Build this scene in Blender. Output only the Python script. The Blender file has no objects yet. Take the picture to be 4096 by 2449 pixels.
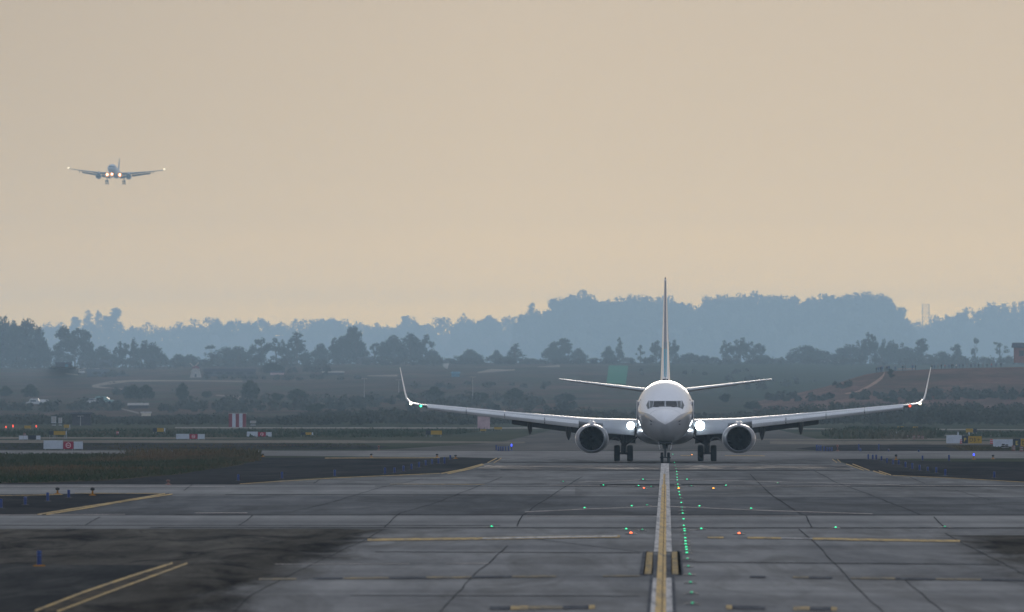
import bpy, math, random
import numpy as np
from mathutils import Vector, Matrix, Euler
from mathutils.bvhtree import BVHTree
random.seed(7)
R = math.radians
SC = bpy.context.scene
COL = SC.collection

# ------------------------------------------------------------------ camera
F, CX, HY, H = 45511.0, 2048.0, 1592.0, 4.3      # focal length in photo pixels, optical axis, horizon row, eye height (m)
cam_d = bpy.data.cameras.new('camera')
cam = bpy.data.objects.new('camera', cam_d)
COL.objects.link(cam)
cam.location = (0, 0, H)
cam.rotation_euler = (R(90), 0, 0)
cam_d.sensor_width = 36.0
cam_d.lens = 36.0 * F / 4096.0
cam_d.shift_y = (HY - 1224.5) / 4096.0
cam_d.clip_start = 1.0
cam_d.clip_end = 60000.0
cam_d.dof.use_dof = True
cam_d.dof.focus_distance = 745.0
cam_d.dof.aperture_fstop = 4.6
SC.camera = cam

# ------------------------------------------------------------------ exposure and render
SC.view_settings.view_transform = 'Standard'
SC.view_settings.look = 'None'
SC.view_settings.exposure = 0.0
SC.view_settings.gamma = 1.0
SC.cycles.use_denoising = True
SC.cycles.volume_bounces = 1
SC.cycles.max_bounces = 6
SC.cycles.diffuse_bounces = 3
SC.cycles.glossy_bounces = 3
SC.cycles.caustics_reflective = False
SC.cycles.caustics_refractive = False

# ------------------------------------------------------------------ world: dusk sky, warm haze glow ahead
W = bpy.data.worlds.new('World')
SC.world = W
W.use_nodes = True
wn, wl = W.node_tree.nodes, W.node_tree.links
wn.clear()
SUN_EL, SUN_AZ = R(9.0), R(1.5)                   # sun low ahead of the camera, behind the haze
sky = wn.new('ShaderNodeTexSky')
sky.sky_type = 'NISHITA'
sky.sun_disc = False
sky.sun_elevation = SUN_EL
sky.sun_rotation = SUN_AZ
sky.altitude = 100
sky.air_density = 1.0
sky.dust_density = 3.0
sky.ozone_density = 3.0
SKY_STRENGTH = 0.05
HAZE_K, HAZE_TOP, HAZE_END = 0.88e-4, 190.0, 20600.0     # haze density per metre, height and depth of the hazy air
AIR = (0.27, 0.355, 0.41)                          # light the hazy air itself sends back
SEEN = [(0.0, (.645, .540, .375)), (.012, (.632, .530, .388)), (.035, (.595, .502, .385)), (.08, (.56, .49, .42)), (.2, (.56, .53, .49)), (.5, (.53, .54, .57)), (.9, (.45, .48, .54))]
def seen_at(e):
    for (e0, c0), (e1, c1) in zip(SEEN[:-1], SEEN[1:]):
        if e <= e1: return [a + (b - a) * (e - e0) / (e1 - e0) for a, b in zip(c0, c1)]
    return SEEN[-1][1]
GLOW = []                                         # the sky beyond the haze, brighter and warmer towards the horizon
for e in (0, .0089, .0098, .011, .0125, .014, .016, .019, .023, .028, .035, .05, .08, .13, .2, .35, .5, .75, .95):
    T = math.exp(-HAZE_K * min(HAZE_END, (HAZE_TOP - H) / max(e, 1e-4)))
    GLOW.append((e, [max(0.02, (L - A * (1 - T)) / T) for L, A in zip(seen_at(e), AIR)]))
geo = wn.new('ShaderNodeTexCoord')
sep = wn.new('ShaderNodeSeparateXYZ')
wl.new(geo.outputs['Generated'], sep.inputs[0])
ramp = wn.new('ShaderNodeValToRGB')
ramp.color_ramp.interpolation = 'LINEAR'
els = ramp.color_ramp.elements
while len(els) < len(GLOW):
    els.new(0.5)
for e, (p, c) in zip(els, GLOW):
    e.position = p
    e.color = (c[0] * .25, c[1] * .25, c[2] * .25, 1)
wl.new(sep.outputs['Z'], ramp.inputs[0])
bg1 = wn.new('ShaderNodeBackground'); bg1.inputs[1].default_value = SKY_STRENGTH
wl.new(sky.outputs[0], bg1.inputs[0])
side = wn.new('ShaderNodeMapRange')               # the glow weakens a little towards the left
side.inputs[1].default_value = -0.047; side.inputs[2].default_value = 0.0
side.inputs[3].default_value = 3.35; side.inputs[4].default_value = 4.0
wl.new(sep.outputs['X'], side.inputs[0])
bg2 = wn.new('ShaderNodeBackground')
wl.new(side.outputs[0], bg2.inputs[1])
wl.new(ramp.outputs[0], bg2.inputs[0])
def mrange(src, a, b, c, d):
    q = wn.new('ShaderNodeMapRange')
    for i, v in enumerate((a, b, c, d)): q.inputs[i + 1].default_value = v
    q.interpolation_type = 'SMOOTHSTEP'
    wl.new(src, q.inputs[0])
    return q.outputs[0]
mu = wn.new('ShaderNodeMath'); mu.operation = 'MULTIPLY'
wl.new(mrange(sep.outputs['Y'], -0.6, 0.8, 0.1, 1.0), mu.inputs[0])
wl.new(mrange(sep.outputs['Z'], 0.3, 1.0, 1.0, 0.75), mu.inputs[1])
mx = wn.new('ShaderNodeMixShader')
back = wn.new('ShaderNodeValToRGB')               # thin cool cloud over the rest of the sky
be = back.color_ramp.elements
be.new(.5)
for e_, (p, c) in zip(be, ((0.0, (.66, .70, .82)), (.45, (.50, .54, .64)), (1.0, (.38, .42, .50)))):
    e_.position = p; e_.color = (*c, 1)
wl.new(sep.outputs['Z'], back.inputs[0])
bg3 = wn.new('ShaderNodeBackground'); wl.new(back.outputs[0], bg3.inputs[0])
ad = wn.new('ShaderNodeAddShader')
wl.new(bg1.outputs[0], ad.inputs[0]); wl.new(bg3.outputs[0], ad.inputs[1])
wl.new(mu.outputs[0], mx.inputs[0]); wl.new(ad.outputs[0], mx.inputs[1]); wl.new(bg2.outputs[0], mx.inputs[2])
wo = wn.new('ShaderNodeOutputWorld')
wl.new(mx.outputs[0], wo.inputs[0])

# ------------------------------------------------------------------ sun, veiled by haze
sd = bpy.data.lights.new('sun', 'SUN')
sd.energy = 1.0
sd.angle = R(14)
sd.color = (1.0, 0.88, 0.76)
sun = bpy.data.objects.new('sun', sd)
COL.objects.link(sun)
sdir = Vector((math.sin(SUN_AZ) * math.cos(SUN_EL), math.cos(SUN_AZ) * math.cos(SUN_EL), math.sin(SUN_EL)))
sun.rotation_euler = (-sdir).to_track_quat('-Z', 'Y').to_euler()
sun.location = (0, 500, 300)


# ================================================================== helpers
def gY(py): return H * F / (py - HY)
def gx(px, Y): return (px - CX) / F * Y
def gp(px, py):
    Y = gY(py)
    return (gx(px, Y), Y)
def pz(py, Y): return H + (HY - py) / F * Y       # height of a point seen on row py at distance Y


def tag(o, label=None, cat=None, group=None, kind=None):
    if label: o['label'] = label
    if cat: o['category'] = cat
    if group: o['group'] = group
    if kind: o['kind'] = kind
    return o


def empty(name, loc, label=None, cat=None, group=None, rz=0, parent=None):
    o = bpy.data.objects.new(name, None)
    o.empty_display_size = 0.2
    COL.objects.link(o)
    o.location = loc
    o.rotation_euler = (0, 0, rz)
    o.parent = parent
    return tag(o, label, cat, group)


def kids(o): return [c for c in bpy.data.objects if c.parent == o]


def copy_tree(o, parent=None, children=None):
    c = o.copy()
    COL.objects.link(c)
    c.parent = parent
    for ch in (children if children is not None else list(o.children)):
        copy_tree(ch, c)
    return c


class MB:
    def __init__(self):
        self.v, self.f = [], []

    def add(self, vs, fs):
        b = len(self.v)
        self.v.extend([tuple(p) for p in vs])
        self.f.extend([tuple(b + i for i in f) for f in fs])
        return self

    def box(self, c, s, rz=0, rx=0, ry=0):
        m = Euler((rx, ry, rz)).to_matrix()
        vs = []
        for dz in (-.5, .5):
            for dx, dy in ((-.5, -.5), (.5, -.5), (.5, .5), (-.5, .5)):
                vs.append(Vector(c) + m @ Vector((dx * s[0], dy * s[1], dz * s[2])))
        return self.add(vs, [(3, 2, 1, 0), (4, 5, 6, 7), (0, 1, 5, 4), (1, 2, 6, 5), (2, 3, 7, 6), (3, 0, 4, 7)])

    def rings(self, rings, cap=True, close=True):
        n = len(rings[0])
        vs = [p for r in rings for p in r]
        fs = []
        for i in range(len(rings) - 1):
            for j in range(n if close else n - 1):
                k = (j + 1) % n
                fs.append((i * n + j, i * n + k, (i + 1) * n + k, (i + 1) * n + j))
        if cap:
            fs.append(tuple(reversed(range(n))))
            fs.append(tuple(range((len(rings) - 1) * n, len(rings) * n)))
        return self.add(vs, fs)

    def tube(self, p0, p1, r0, r1=None, n=10, cap=True):
        r1 = r0 if r1 is None else r1
        p0, p1 = Vector(p0), Vector(p1)
        d = (p1 - p0).normalized()
        a = d.orthogonal().normalized()
        b = d.cross(a)
        rs = []
        for p, r in ((p0, r0), (p1, r1)):
            rs.append([p + (a * math.cos(t) + b * math.sin(t)) * r for t in [2 * math.pi * k / n for k in range(n)]])
        return self.rings(rs, cap)

    def path(self, pts, rad, n=8):
        for a, b in zip(pts[:-1], pts[1:]):
            self.tube(a, b, rad, rad, n)
        return self

    def lathe(self, prof, c=(0, 0, 0), axis='Y', n=32, zs=None, cap=False):
        """prof: list of (radius, along); zs: optional list of vertical squash factors"""
        rs = []
        for i, (r, a) in enumerate(prof):
            q = zs[i] if zs else 1.0
            ring = []
            for k in range(n):
                t = 2 * math.pi * k / n
                u, w = r * math.cos(t), r * math.sin(t)
                if axis == 'Y': p = (c[0] + u, c[1] + a, c[2] + w * q)
                elif axis == 'X': p = (c[0] + a, c[1] + u, c[2] + w * q)
                else: p = (c[0] + u, c[1] + w, c[2] + a)
                ring.append(p)
            rs.append(ring)
        return self.rings(rs, cap)

    def ball(self, c, r, n=10, m=6, s=(1, 1, 1)):
        rs = []
        for i in range(m + 1):
            t = math.pi * i / m
            rr = max(math.sin(t), 0.02)
            rs.append([(c[0] + s[0] * r * rr * math.cos(2 * math.pi * k / n), c[1] + s[1] * r * rr * math.sin(2 * math.pi * k / n),
                        c[2] - s[2] * r * math.cos(t)) for k in range(n)])
        return self.rings(rs, True)

    def poly(self, pts, z):
        return self.add([(p[0], p[1], z) for p in pts], [tuple(range(len(pts)))])

    def mesh(self, name, m, smooth=False):
        me = bpy.data.meshes.new(name)
        me.from_pydata(self.v, [], self.f)
        if m: me.materials.append(m)
        if smooth:
            me.polygons.foreach_set('use_smooth', [True] * len(me.polygons))
        me.update()
        return me

    def build(self, name, m, parent=None, loc=(0, 0, 0), smooth=False, fix=True):
        me = self.mesh(name, m, smooth)
        if fix:
            import bmesh
            bm = bmesh.new(); bm.from_mesh(me)
            bmesh.ops.recalc_face_normals(bm, faces=bm.faces)
            bm.to_mesh(me); bm.free()
        if smooth:
            me.polygons.foreach_set('use_smooth', [True] * len(me.polygons))
            try: me.set_sharp_from_angle(angle=R(38))
            except Exception: pass
        o = bpy.data.objects.new(name, me)
        COL.objects.link(o)
        o.location = loc
        o.parent = parent
        return o


# ------------------------------------------------------------------ materials
def new_mat(name):
    m = bpy.data.materials.new(name)
    m.use_nodes = True
    return m, m.node_tree.nodes, m.node_tree.links, m.node_tree.nodes['Principled BSDF']


def mapped_noise(n, l, scale, nscale=1.0, detail=4.0, rough=.6, coord='pos', dist=0.0):
    if coord == 'pos':
        g = n.new('ShaderNodeNewGeometry'); out = g.outputs['Position']
    else:
        g = n.new('ShaderNodeTexCoord'); out = g.outputs['Object']
    mp = n.new('ShaderNodeMapping')
    mp.inputs['Scale'].default_value = scale
    l.new(out, mp.inputs['Vector'])
    t = n.new('ShaderNodeTexNoise')
    t.inputs['Scale'].default_value = nscale
    t.inputs['Detail'].default_value = detail
    t.inputs['Roughness'].default_value = rough
    t.inputs['Distortion'].default_value = dist
    l.new(mp.outputs[0], t.inputs['Vector'])
    return t.outputs['Fac']


def ramp_of(n, l, fac, stops):
    r = n.new('ShaderNodeValToRGB')
    e = r.color_ramp.elements
    while len(e) < len(stops): e.new(.5)
    for q, (p, c) in zip(e, stops):
        q.position = p
        q.color = (*c, 1) if len(c) == 3 else c
    l.new(fac, r.inputs[0])
    return r.outputs[0]


def mixc(n, l, a, b, fac, mode='MIX'):
    m = n.new('ShaderNodeMix')
    m.data_type = 'RGBA'; m.blend_type = mode
    for s, v in ((0, fac), (6, a), (7, b)):
        if isinstance(v, (int, float)): m.inputs[s].default_value = v
        elif isinstance(v, tuple): m.inputs[s].default_value = (*v, 1)
        else: l.new(v, m.inputs[s])
    return m.outputs[2]


def mat(name, col, rough=.6, metal=0., var=.12, scale=(2, 2, 2), spec=.4, coat=0., coord='obj', coat_rough=.08):
    m, n, l, b = new_mat(name)
    f = mapped_noise(n, l, scale, 1.0, 5, .6, coord)
    lo = tuple(max(0, c * (1 - var)) for c in col); hi = tuple(min(1, c * (1 + var)) for c in col)
    l.new(ramp_of(n, l, f, [(.3, lo), (.7, hi)]), b.inputs['Base Color'])
    b.inputs['Roughness'].default_value = rough
    b.inputs['Metallic'].default_value = metal
    b.inputs['Specular IOR Level'].default_value = spec
    b.inputs['Coat Weight'].default_value = coat
    b.inputs['Coat Roughness'].default_value = coat_rough
    return m


def glow_mat(name, col, strength):
    m, n, l, b = new_mat(name)
    b.inputs['Base Color'].default_value = (*[min(1, c) for c in col], 1)
    b.inputs['Emission Color'].default_value = (*col, 1)
    b.inputs['Emission Strength'].default_value = strength
    b.inputs['Roughness'].default_value = .3
    return m


def matte(n, l, b, col):
    """a dry rough surface without any sheen"""
    d = n.new('ShaderNodeBsdfDiffuse')
    d.inputs['Roughness'].default_value = .6
    l.new(col, d.inputs['Color'])
    out = [q for q in n if q.type == 'OUTPUT_MATERIAL'][0]
    l.new(d.outputs[0], out.inputs['Surface'])
    n.remove(b)


def ground_mat(name, dark, light, blot=(.12, .012, 1), streak=(.9, .05, 1), fine=(6, .35, 1), rough=.9, spec=.05, stain=None, stain_amt=.6,
               tint=None, bands=None):
    """weathered surface: broad blotches, streaks and fine mottling fixed to the ground"""
    m, n, l, b = new_mat(name)
    matte(n, l, b, ground_colour(n, l, dark, light, blot, streak, fine, stain, stain_amt, bands))
    return m


def ground_colour(n, l, dark, light, blot=(.12, .012, 1), streak=(.9, .05, 1), fine=(6, .35, 1), stain=None, stain_amt=.6, bands=None):
    a = mapped_noise(n, l, blot, 1.0, 5, .62, 'pos', .6)
    s = mapped_noise(n, l, streak, 1.0, 4, .6, 'pos', .3)
    q = mapped_noise(n, l, fine, 1.0, 3, .7, 'pos')
    dark, light = [tuple(v * .9 for v in c_) for c_ in (dark, light)]
    add = n.new('ShaderNodeMath'); add.operation = 'MULTIPLY_ADD'; add.inputs[1].default_value = .55
    l.new(a, add.inputs[0])
    m2 = n.new('ShaderNodeMath'); m2.operation = 'MULTIPLY_ADD'; m2.inputs[1].default_value = .30
    l.new(s, m2.inputs[0])
    m3 = n.new('ShaderNodeMath'); m3.operation = 'MULTIPLY'; m3.inputs[1].default_value = .15
    l.new(q, m3.inputs[0])
    l.new(m3.outputs[0], m2.inputs[2]); l.new(m2.outputs[0], add.inputs[2])
    col = ramp_of(n, l, add.outputs[0], [(.36, dark), (.62, light)])
    if bands:
        bn = mapped_noise(n, l, (.004, bands, 1), 1.0, 3, .7, 'pos')
        bc = ramp_of(n, l, bn, [(.38, (.74, .74, .75)), (.6, (1.06, 1.06, 1.06))])
        col = mixc(n, l, col, bc, 1.0, 'MULTIPLY')
    if stain:
        sn = mapped_noise(n, l, (blot[0] * 1.9, blot[1] * 2.3, 1), 1.0, 6, .65, 'pos', 1.2)
        sf = ramp_of(n, l, sn, [(.47, (0, 0, 0)), (.66, (stain_amt,) * 3)])
        col = mixc(n, l, col, stain, sf)
    return col


M = {}
M['concrete'] = ground_mat('concrete', (.150, .148, .143), (.285, .277, .262), stain=(.080, .075, .067), stain_amt=.6, bands=.035)
KEEL = dict(dark=(.190, .187, .181), light=(.325, .315, .298), blot=(.22, .012, 1), stain=(.115, .108, .096), stain_amt=.6, bands=.06)
M['concrete_keel'] = ground_mat('concrete_keel', **KEEL)
M['concrete_pale'] = ground_mat('concrete_pale', (.20, .197, .190), (.31, .302, .285), bands=.06)
M['concrete_far'] = ground_mat('concrete_far', (.14, .135, .13), (.27, .255, .24), blot=(.06, .008, 1), streak=(.3, .03, 1))
M['far_paving'] = ground_mat('far_paving', (.085, .080, .072), (.165, .152, .138), blot=(.06, .008, 1), streak=(.3, .03, 1))
M['stained'] = ground_mat('stained_asphalt', (.046, .041, .036), (.150, .135, .112), blot=(.28, .022, 1), streak=(.9, .08, 1), stain=(.022, .020, .020), stain_amt=.9)
def shoulder_blend(m, keel, u0, u1):
    n, l = m.node_tree.nodes, m.node_tree.links
    d = [q for q in n if q.type == 'BSDF_DIFFUSE'][0]
    old = d.inputs['Color'].links[0].from_socket
    g_ = n.new('ShaderNodeNewGeometry'); sp = n.new('ShaderNodeSeparateXYZ'); l.new(g_.outputs['Position'], sp.inputs[0])
    a = n.new('ShaderNodeMath'); a.operation = 'MULTIPLY_ADD'; a.inputs[1].default_value = -.01358; a.inputs[2].default_value = .1
    l.new(sp.outputs['Y'], a.inputs[0])
    b_ = n.new('ShaderNodeMath'); b_.operation = 'ADD'; l.new(sp.outputs['X'], b_.inputs[0]); l.new(a.outputs[0], b_.inputs[1])
    c = n.new('ShaderNodeMath'); c.operation = 'ABSOLUTE'; l.new(b_.outputs[0], c.inputs[0])
    w = n.new('ShaderNodeMath'); w.operation = 'MULTIPLY_ADD'; w.inputs[1].default_value = 5.0; 
    l.new(mapped_noise(n, l, (.5, .05, 1), 1.0, 5, .65, 'pos', .8), w.inputs[0]); l.new(c.outputs[0], w.inputs[2])
    r = n.new('ShaderNodeMapRange'); r.interpolation_type = 'SMOOTHSTEP'
    r.inputs[1].default_value = u0 + 2.5; r.inputs[2].default_value = u1 + 2.5
    l.new(w.outputs[0], r.inputs[0])
    tm_ = n.new('ShaderNodeMapRange'); tm_.inputs[1].default_value = u0 + 3.2; tm_.inputs[2].default_value = u0 + 7.2
    l.new(w.outputs[0], tm_.inputs[0])
    tyre = ramp_of(n, l, tm_.outputs[0], [(0, (1, 1, 1)), (.3, (.64, .63, .62)), (.62, (.72, .71, .70)), (1, (1, 1, 1))])
    l.new(mixc(n, l, ground_colour(n, l, **keel), mixc(n, l, old, tyre, 1.0, 'MULTIPLY'), r.outputs[0]), d.inputs['Color'])
shoulder_blend(M['stained'], KEEL, 7.6, 10.2)
M['asphalt_worn'] = ground_mat('worn_asphalt', (.024, .024, .025), (.075, .072, .067), blot=(.25, .02, 1), stain=(.11, .105, .095), stain_amt=.5)
M['asphalt'] = ground_mat('asphalt', (.020, .020, .022), (.052, .050, .050), blot=(.1, .02, 1), stain=(.085, .08, .075), stain_amt=.35)
M['asphalt_grey'] = ground_mat('asphalt_grey', (.105, .105, .106), (.205, .203, .198), stain=(.075, .073, .07), stain_amt=.7, bands=.06)
M['pale_strip'] = ground_mat('pale_strip', (.20, .19, .175), (.34, .31, .28), blot=(.05, .03, 1))
M['soil'] = ground_mat('soil', (.028, .030, .018), (.085, .062, .038), blot=(.08, .02, 1), streak=(.5, .1, 1))
M['field'] = ground_mat('field', (.035, .048, .032), (.100, .098, .070), blot=(.02, .006, 1), streak=(.2, .04, 1))
M['dry_strip'] = ground_mat('dry_strip', (.13, .115, .09), (.24, .21, .175), blot=(.04, .02, 1))
M['joint'] = mat('joint_sealant', (.035, .034, .034), .9, coord='pos', spec=0)
M['sawcut'] = mat('saw_cut_filler', (.42, .38, .35), .9, coord='pos', scale=(1, .1, 1), var=.3, spec=0)


def worn_paint(name, col, under, wear=.5, sc=(3, .25, 1)):
    m, n, l, b = new_mat(name)
    f = mapped_noise(n, l, sc, 1.0, 6, .7, 'pos')
    g = mapped_noise(n, l, (sc[0] * 6, sc[1] * 6, 1), 1.0, 3, .7, 'pos')
    fac = ramp_of(n, l, f, [(wear - .12, (0, 0, 0)), (wear + .12, (1, 1, 1))])
    c = mixc(n, l, under, col, fac)
    gg = ramp_of(n, l, g, [(.3, (.75, .75, .75)), (.7, (1.1, 1.1, 1.1))])
    c = mixc(n, l, c, gg, 1.0, 'MULTIPLY')
    matte(n, l, b, c)
    return m


M['yellow_line'] = worn_paint('yellow_line_paint', (.58, .41, .19), (.27, .23, .17), .47)
M['cream_line'] = worn_paint('cream_line_paint', (.66, .46, .22), (.34, .28, .20), .44, (5, .10, 1))
M['faded_yellow'] = worn_paint('faded_yellow_paint', (.34, .27, .17), (.2, .185, .16), .52)
M['white_line'] = worn_paint('white_line_paint', (.60, .56, .52), (.24, .235, .23), .44, (4, .12, 1))
M['dark_line'] = worn_paint('dark_line_paint', (.085, .085, .092), (.15, .15, .152), .48)


# ================================================================== haze
def haze():
    m = bpy.data.materials.new('haze_air')
    m.use_nodes = True
    n, l = m.node_tree.nodes, m.node_tree.links
    n.clear()
    v = n.new('ShaderNodeVolumePrincipled')
    v.inputs['Color'].default_value = (0.49, 0.725, 0.96, 1)
    v.inputs['Density'].default_value = HAZE_K
    v.inputs['Anisotropy'].default_value = 0.4
    o = n.new('ShaderNodeOutputMaterial')
    l.new(v.outputs[0], o.inputs['Volume'])
    b = MB().box((0, (HAZE_END - 800) / 2, HAZE_TOP / 2 - 1), (7000, HAZE_END + 800, HAZE_TOP + 2))
    h = b.build('haze', m)
    tag(h, 'pale blue evening haze over the airfield and hills', None, None, 'stuff')
haze()


# ================================================================== ground and paving
def struct(o, name=None):
    o['kind'] = 'structure'
    return o


LV = [0]
def sheet(name, pts_px, m, world=False, lvl=None):
    """a thin sheet of paving whose outline is given by ground points seen at photo pixels"""
    if lvl is None:
        lvl = 1
    pts = pts_px if world else [gp(*p) for p in pts_px]
    o = MB().poly(pts, .0025 * lvl).build(name, m, fix=False)
    if o.data.polygons[0].normal.z < 0: o.data.flip_normals()
    return struct(o)


def wavy(pts_px, amp, step, seed, close=True):
    """roughen an outline (in pixels) so a grown-over edge does not look ruled"""
    rg = random.Random(seed)
    out = []
    n = len(pts_px)
    for i in range(n):
        a, b = pts_px[i], pts_px[(i + 1) % n]
        L = math.hypot(b[0] - a[0], (b[1] - a[1]) * 6)
        k = max(1, int(L / step))
        for j in range(k):
            t = j / k
            out.append((a[0] + (b[0] - a[0]) * t + (rg.uniform(-1, 1) * step * .3 if j else 0), a[1] + (b[1] - a[1]) * t + (rg.uniform(-1, 1) * amp if j else 0)))
    return out


g = MB()
xs = [-3400, -600, -200, 200, 600, 3400]
ys = [-700, 100, 600, 1200, 2000, 4000, 9000, 20500]
vs = [(x, y, 0) for y in ys for x in xs]
g.add(vs, [(j * 6 + i, j * 6 + i + 1, (j + 1) * 6 + i + 1, (j + 1) * 6 + i) for j in range(7) for i in range(5)])
struct(g.build('ground', M['field'], fix=False))

def U(u, Y): return (u - 0.1 + .01358 * Y, Y)     # u metres to the right of the taxiway centreline
# broad paving first, then what lies on it
sheet('taxiway_paving', [U(-120, -300), U(120, -300), U(120, 566), U(-120, 566)], M['concrete'], True, lvl=1)
sheet('taxiway_paving', [U(-11.6, 560), U(11.7, 560), U(11.7, 830), U(-11.6, 830)], M['concrete'], True, lvl=1)
sheet('taxiway_fillet', [(2010, 1834), (1900, 1866), (1770, 1892), (1540, 1903), (1128, 1922), (940, 1939), (2400, 1942), (2400, 1834)], M['concrete'], lvl=2)
sheet('taxiway_fillet', [(3330, 1838), (3420, 1868), (3560, 1903), (3800, 1914), (4096, 1932), (4300, 1940), (2900, 1942), (2900, 1838)], M['concrete'], lvl=2)
sheet('crossing_taxiway', [(-900, 1802), (5000, 1806), (5000, 1831), (3480, 1836), (3330, 1838), (2010, 1834), (1850, 1830), (1040, 1824), (-900, 1819)], M['concrete_far'], lvl=3)
sheet('taxiway_paving', [U(-24, 930), U(24, 930), U(16, 1100), U(15, 1640), U(-15, 1640), U(-16, 1100)], M['far_paving'], True, lvl=2)
sheet('taxiway_band', [(-900, 1939), (2300, 1941), (2300, 1979), (-900, 1980)], M['concrete_pale'], lvl=3)
sheet('taxiway_band', [(-900, 1984), (2280, 1984), (3060, 1988), (5000, 1990), (5000, 2061), (-900, 2061)], M['asphalt_grey'], lvl=3)
sheet('taxiway_band', [(-900, 2063), (5000, 2063), (5000, 2111), (-900, 2111)], M['concrete_pale'], lvl=3)
sheet('taxiway_keel', [U(-9.2, -300), U(9.2, -300), U(9.2, 374), U(-9.2, 374)], M['concrete_keel'], True, lvl=4)
sheet('left_shoulder', [U(-110, 130), U(-6.8, 130), U(-6.8, 372.5), U(-110, 372.5)], M['stained'], True, lvl=5)
sheet('right_shoulder', [U(6.8, 130), U(110, 130), U(110, 355), U(6.8, 355)], M['stained'], True, lvl=5)
sheet('left_shoulder', [(-900, 1987), (300, 1977), (640, 1977), (690, 1979), (150, 2063), (-900, 2061)], M['asphalt'], lvl=6)
sheet('left_shoulder', [(-700, 2252), (300, 2262), (690, 2262), (120, 2449), (-900, 2449)], M['asphalt_worn'], lvl=6)
sheet('left_shoulder', wavy([(-900, 1937), (940, 1939), (1128, 1921), (1540, 1901), (1770, 1891), (1900, 1865), (2005, 1836), (1850, 1832), (1060, 1832), (1040, 1820), (-900, 1819)], 1, 200, 5), M['asphalt'], lvl=6)
sheet('right_shoulder', [(3345, 1838), (3420, 1866), (3560, 1902), (3800, 1912), (4096, 1931), (5000, 1950), (5000, 1850), (3800, 1848), (3480, 1837)], M['asphalt'], lvl=6)
# infield beyond the crossing taxiway
sheet('dark_strip', wavy([(-900, 1772), (1250, 1774), (1560, 1786), (1500, 1797), (-900, 1801)], 1.2, 90, 6), M['asphalt'], lvl=4)
sheet('dark_strip', wavy([(3180, 1796), (3300, 1783), (3500, 1779), (5000, 1779), (5000, 1806), (3300, 1805)], 1.0, 90, 7), M['asphalt'], lvl=4)
sheet('service_road', wavy([(-900, 1760), (1400, 1762), (2100, 1768), (2100, 1774), (1250, 1773), (-900, 1771)], .8, 60, 8), M['dry_strip'], lvl=5)
sheet('service_road', wavy([(3080, 1764), (5000, 1767), (5000, 1779), (3400, 1779), (3080, 1776)], .8, 60, 9), M['dry_strip'], lvl=5)
sheet('service_road', wavy([(-900, 1749), (640, 1750), (1180, 1753), (640, 1756), (-900, 1755)], .8, 60, 10), M['dry_strip'], lvl=5)
sheet('service_road', wavy([(2900, 1757), (5000, 1753), (5000, 1756), (2900, 1762)], .6, 60, 11), M['dry_strip'], lvl=5)
sheet('service_road', wavy([(700, 1709), (2700, 1711), (4900, 1722), (4900, 1725), (2700, 1716), (700, 1714)], .5, 60, 12), M['pale_strip'], lvl=5)
sheet('service_road', wavy([(3400, 1741), (5000, 1739), (5000, 1741.5), (3400, 1744)], .4, 60, 12), M['pale_strip'], lvl=5)
sheet('brown_verge', wavy([(3770, 1783), (5000, 1780), (5000, 1803), (3840, 1803)], 1.0, 60, 13), M['soil'], lvl=6)
sheet('grass_island_soil', wavy([(-900, 1819), (1000, 1817), (1046, 1822), (1047, 1843), (900, 1872), (700, 1901), (400, 1926), (0, 1936), (-900, 1940)], 1.5, 45, 14), M['soil'], lvl=7)
sheet('wet_strip', [(-500, 1863), (5000, 1863), (5000, 1879), (-500, 1879)], None, lvl=3)  # added to imitate the heat mirage under the wheels; no water here
mirage_mat, wn_, wl_, wb = new_mat('wet_concrete')
wf = mapped_noise(wn_, wl_, (.35, .08, 1), 1.0, 4, .6, 'pos')
wl_.new(ramp_of(wn_, wl_, wf, [(.35, (.10, .10, .105)), (.65, (.17, .17, .17))]), wb.inputs['Base Color'])
wl_.new(ramp_of(wn_, wl_, wf, [(.34, (.03, .03, .03)), (.60, (.5, .5, .5))]), wb.inputs['Roughness'])
wb.inputs['Specular IOR Level'].default_value = .5
ws = [o for o in COL.objects if o.name == 'wet_strip'][0]
ws.data.materials.clear(); ws.data.materials.append(mirage_mat)
bx = [U(-11.4, gY(1879)), U(11.4, gY(1879)), U(11.4, gY(1863)), U(-11.4, gY(1863))]
for v, p in zip(ws.data.vertices, bx): v.co.x, v.co.y = p

# ------------------------------------------------------------------ joints, cracks and painted lines
def strips(name, segs, m, lvl):
    """segs: list of (polyline in pixels, thickness in pixel rows) laid as sheets"""
    b = MB()
    for pts, th in segs:
        for p, q in zip(pts[:-1], pts[1:]):
            a0, a1 = gp(p[0], p[1] + th / 2), gp(q[0], q[1] + th / 2)
            b0, b1 = gp(p[0], p[1] - th / 2), gp(q[0], q[1] - th / 2)
            b.add([(*a0, .0025 * lvl), (*a1, .0025 * lvl), (*b1, .0025 * lvl), (*b0, .0025 * lvl)], [(0, 1, 2, 3)])
    return struct(b.build(name, m))


def wline(name, segs, m, lvl):
    """segs in metres: (u, Y0, Y1, width) along the taxiway"""
    b = MB()
    for u, y0, y1, w in segs:
        k = max(1, int((y1 - y0) / 40))
        for i in range(k):
            a, c = y0 + (y1 - y0) * i / k, y0 + (y1 - y0) * (i + 1) / k
            b.add([(*U(u - w / 2, a), .0025 * lvl), (*U(u + w / 2, a), .0025 * lvl), (*U(u + w / 2, c), .0025 * lvl), (*U(u - w / 2, c), .0025 * lvl)], [(0, 1, 2, 3)])
    return struct(b.build(name, m))


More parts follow.
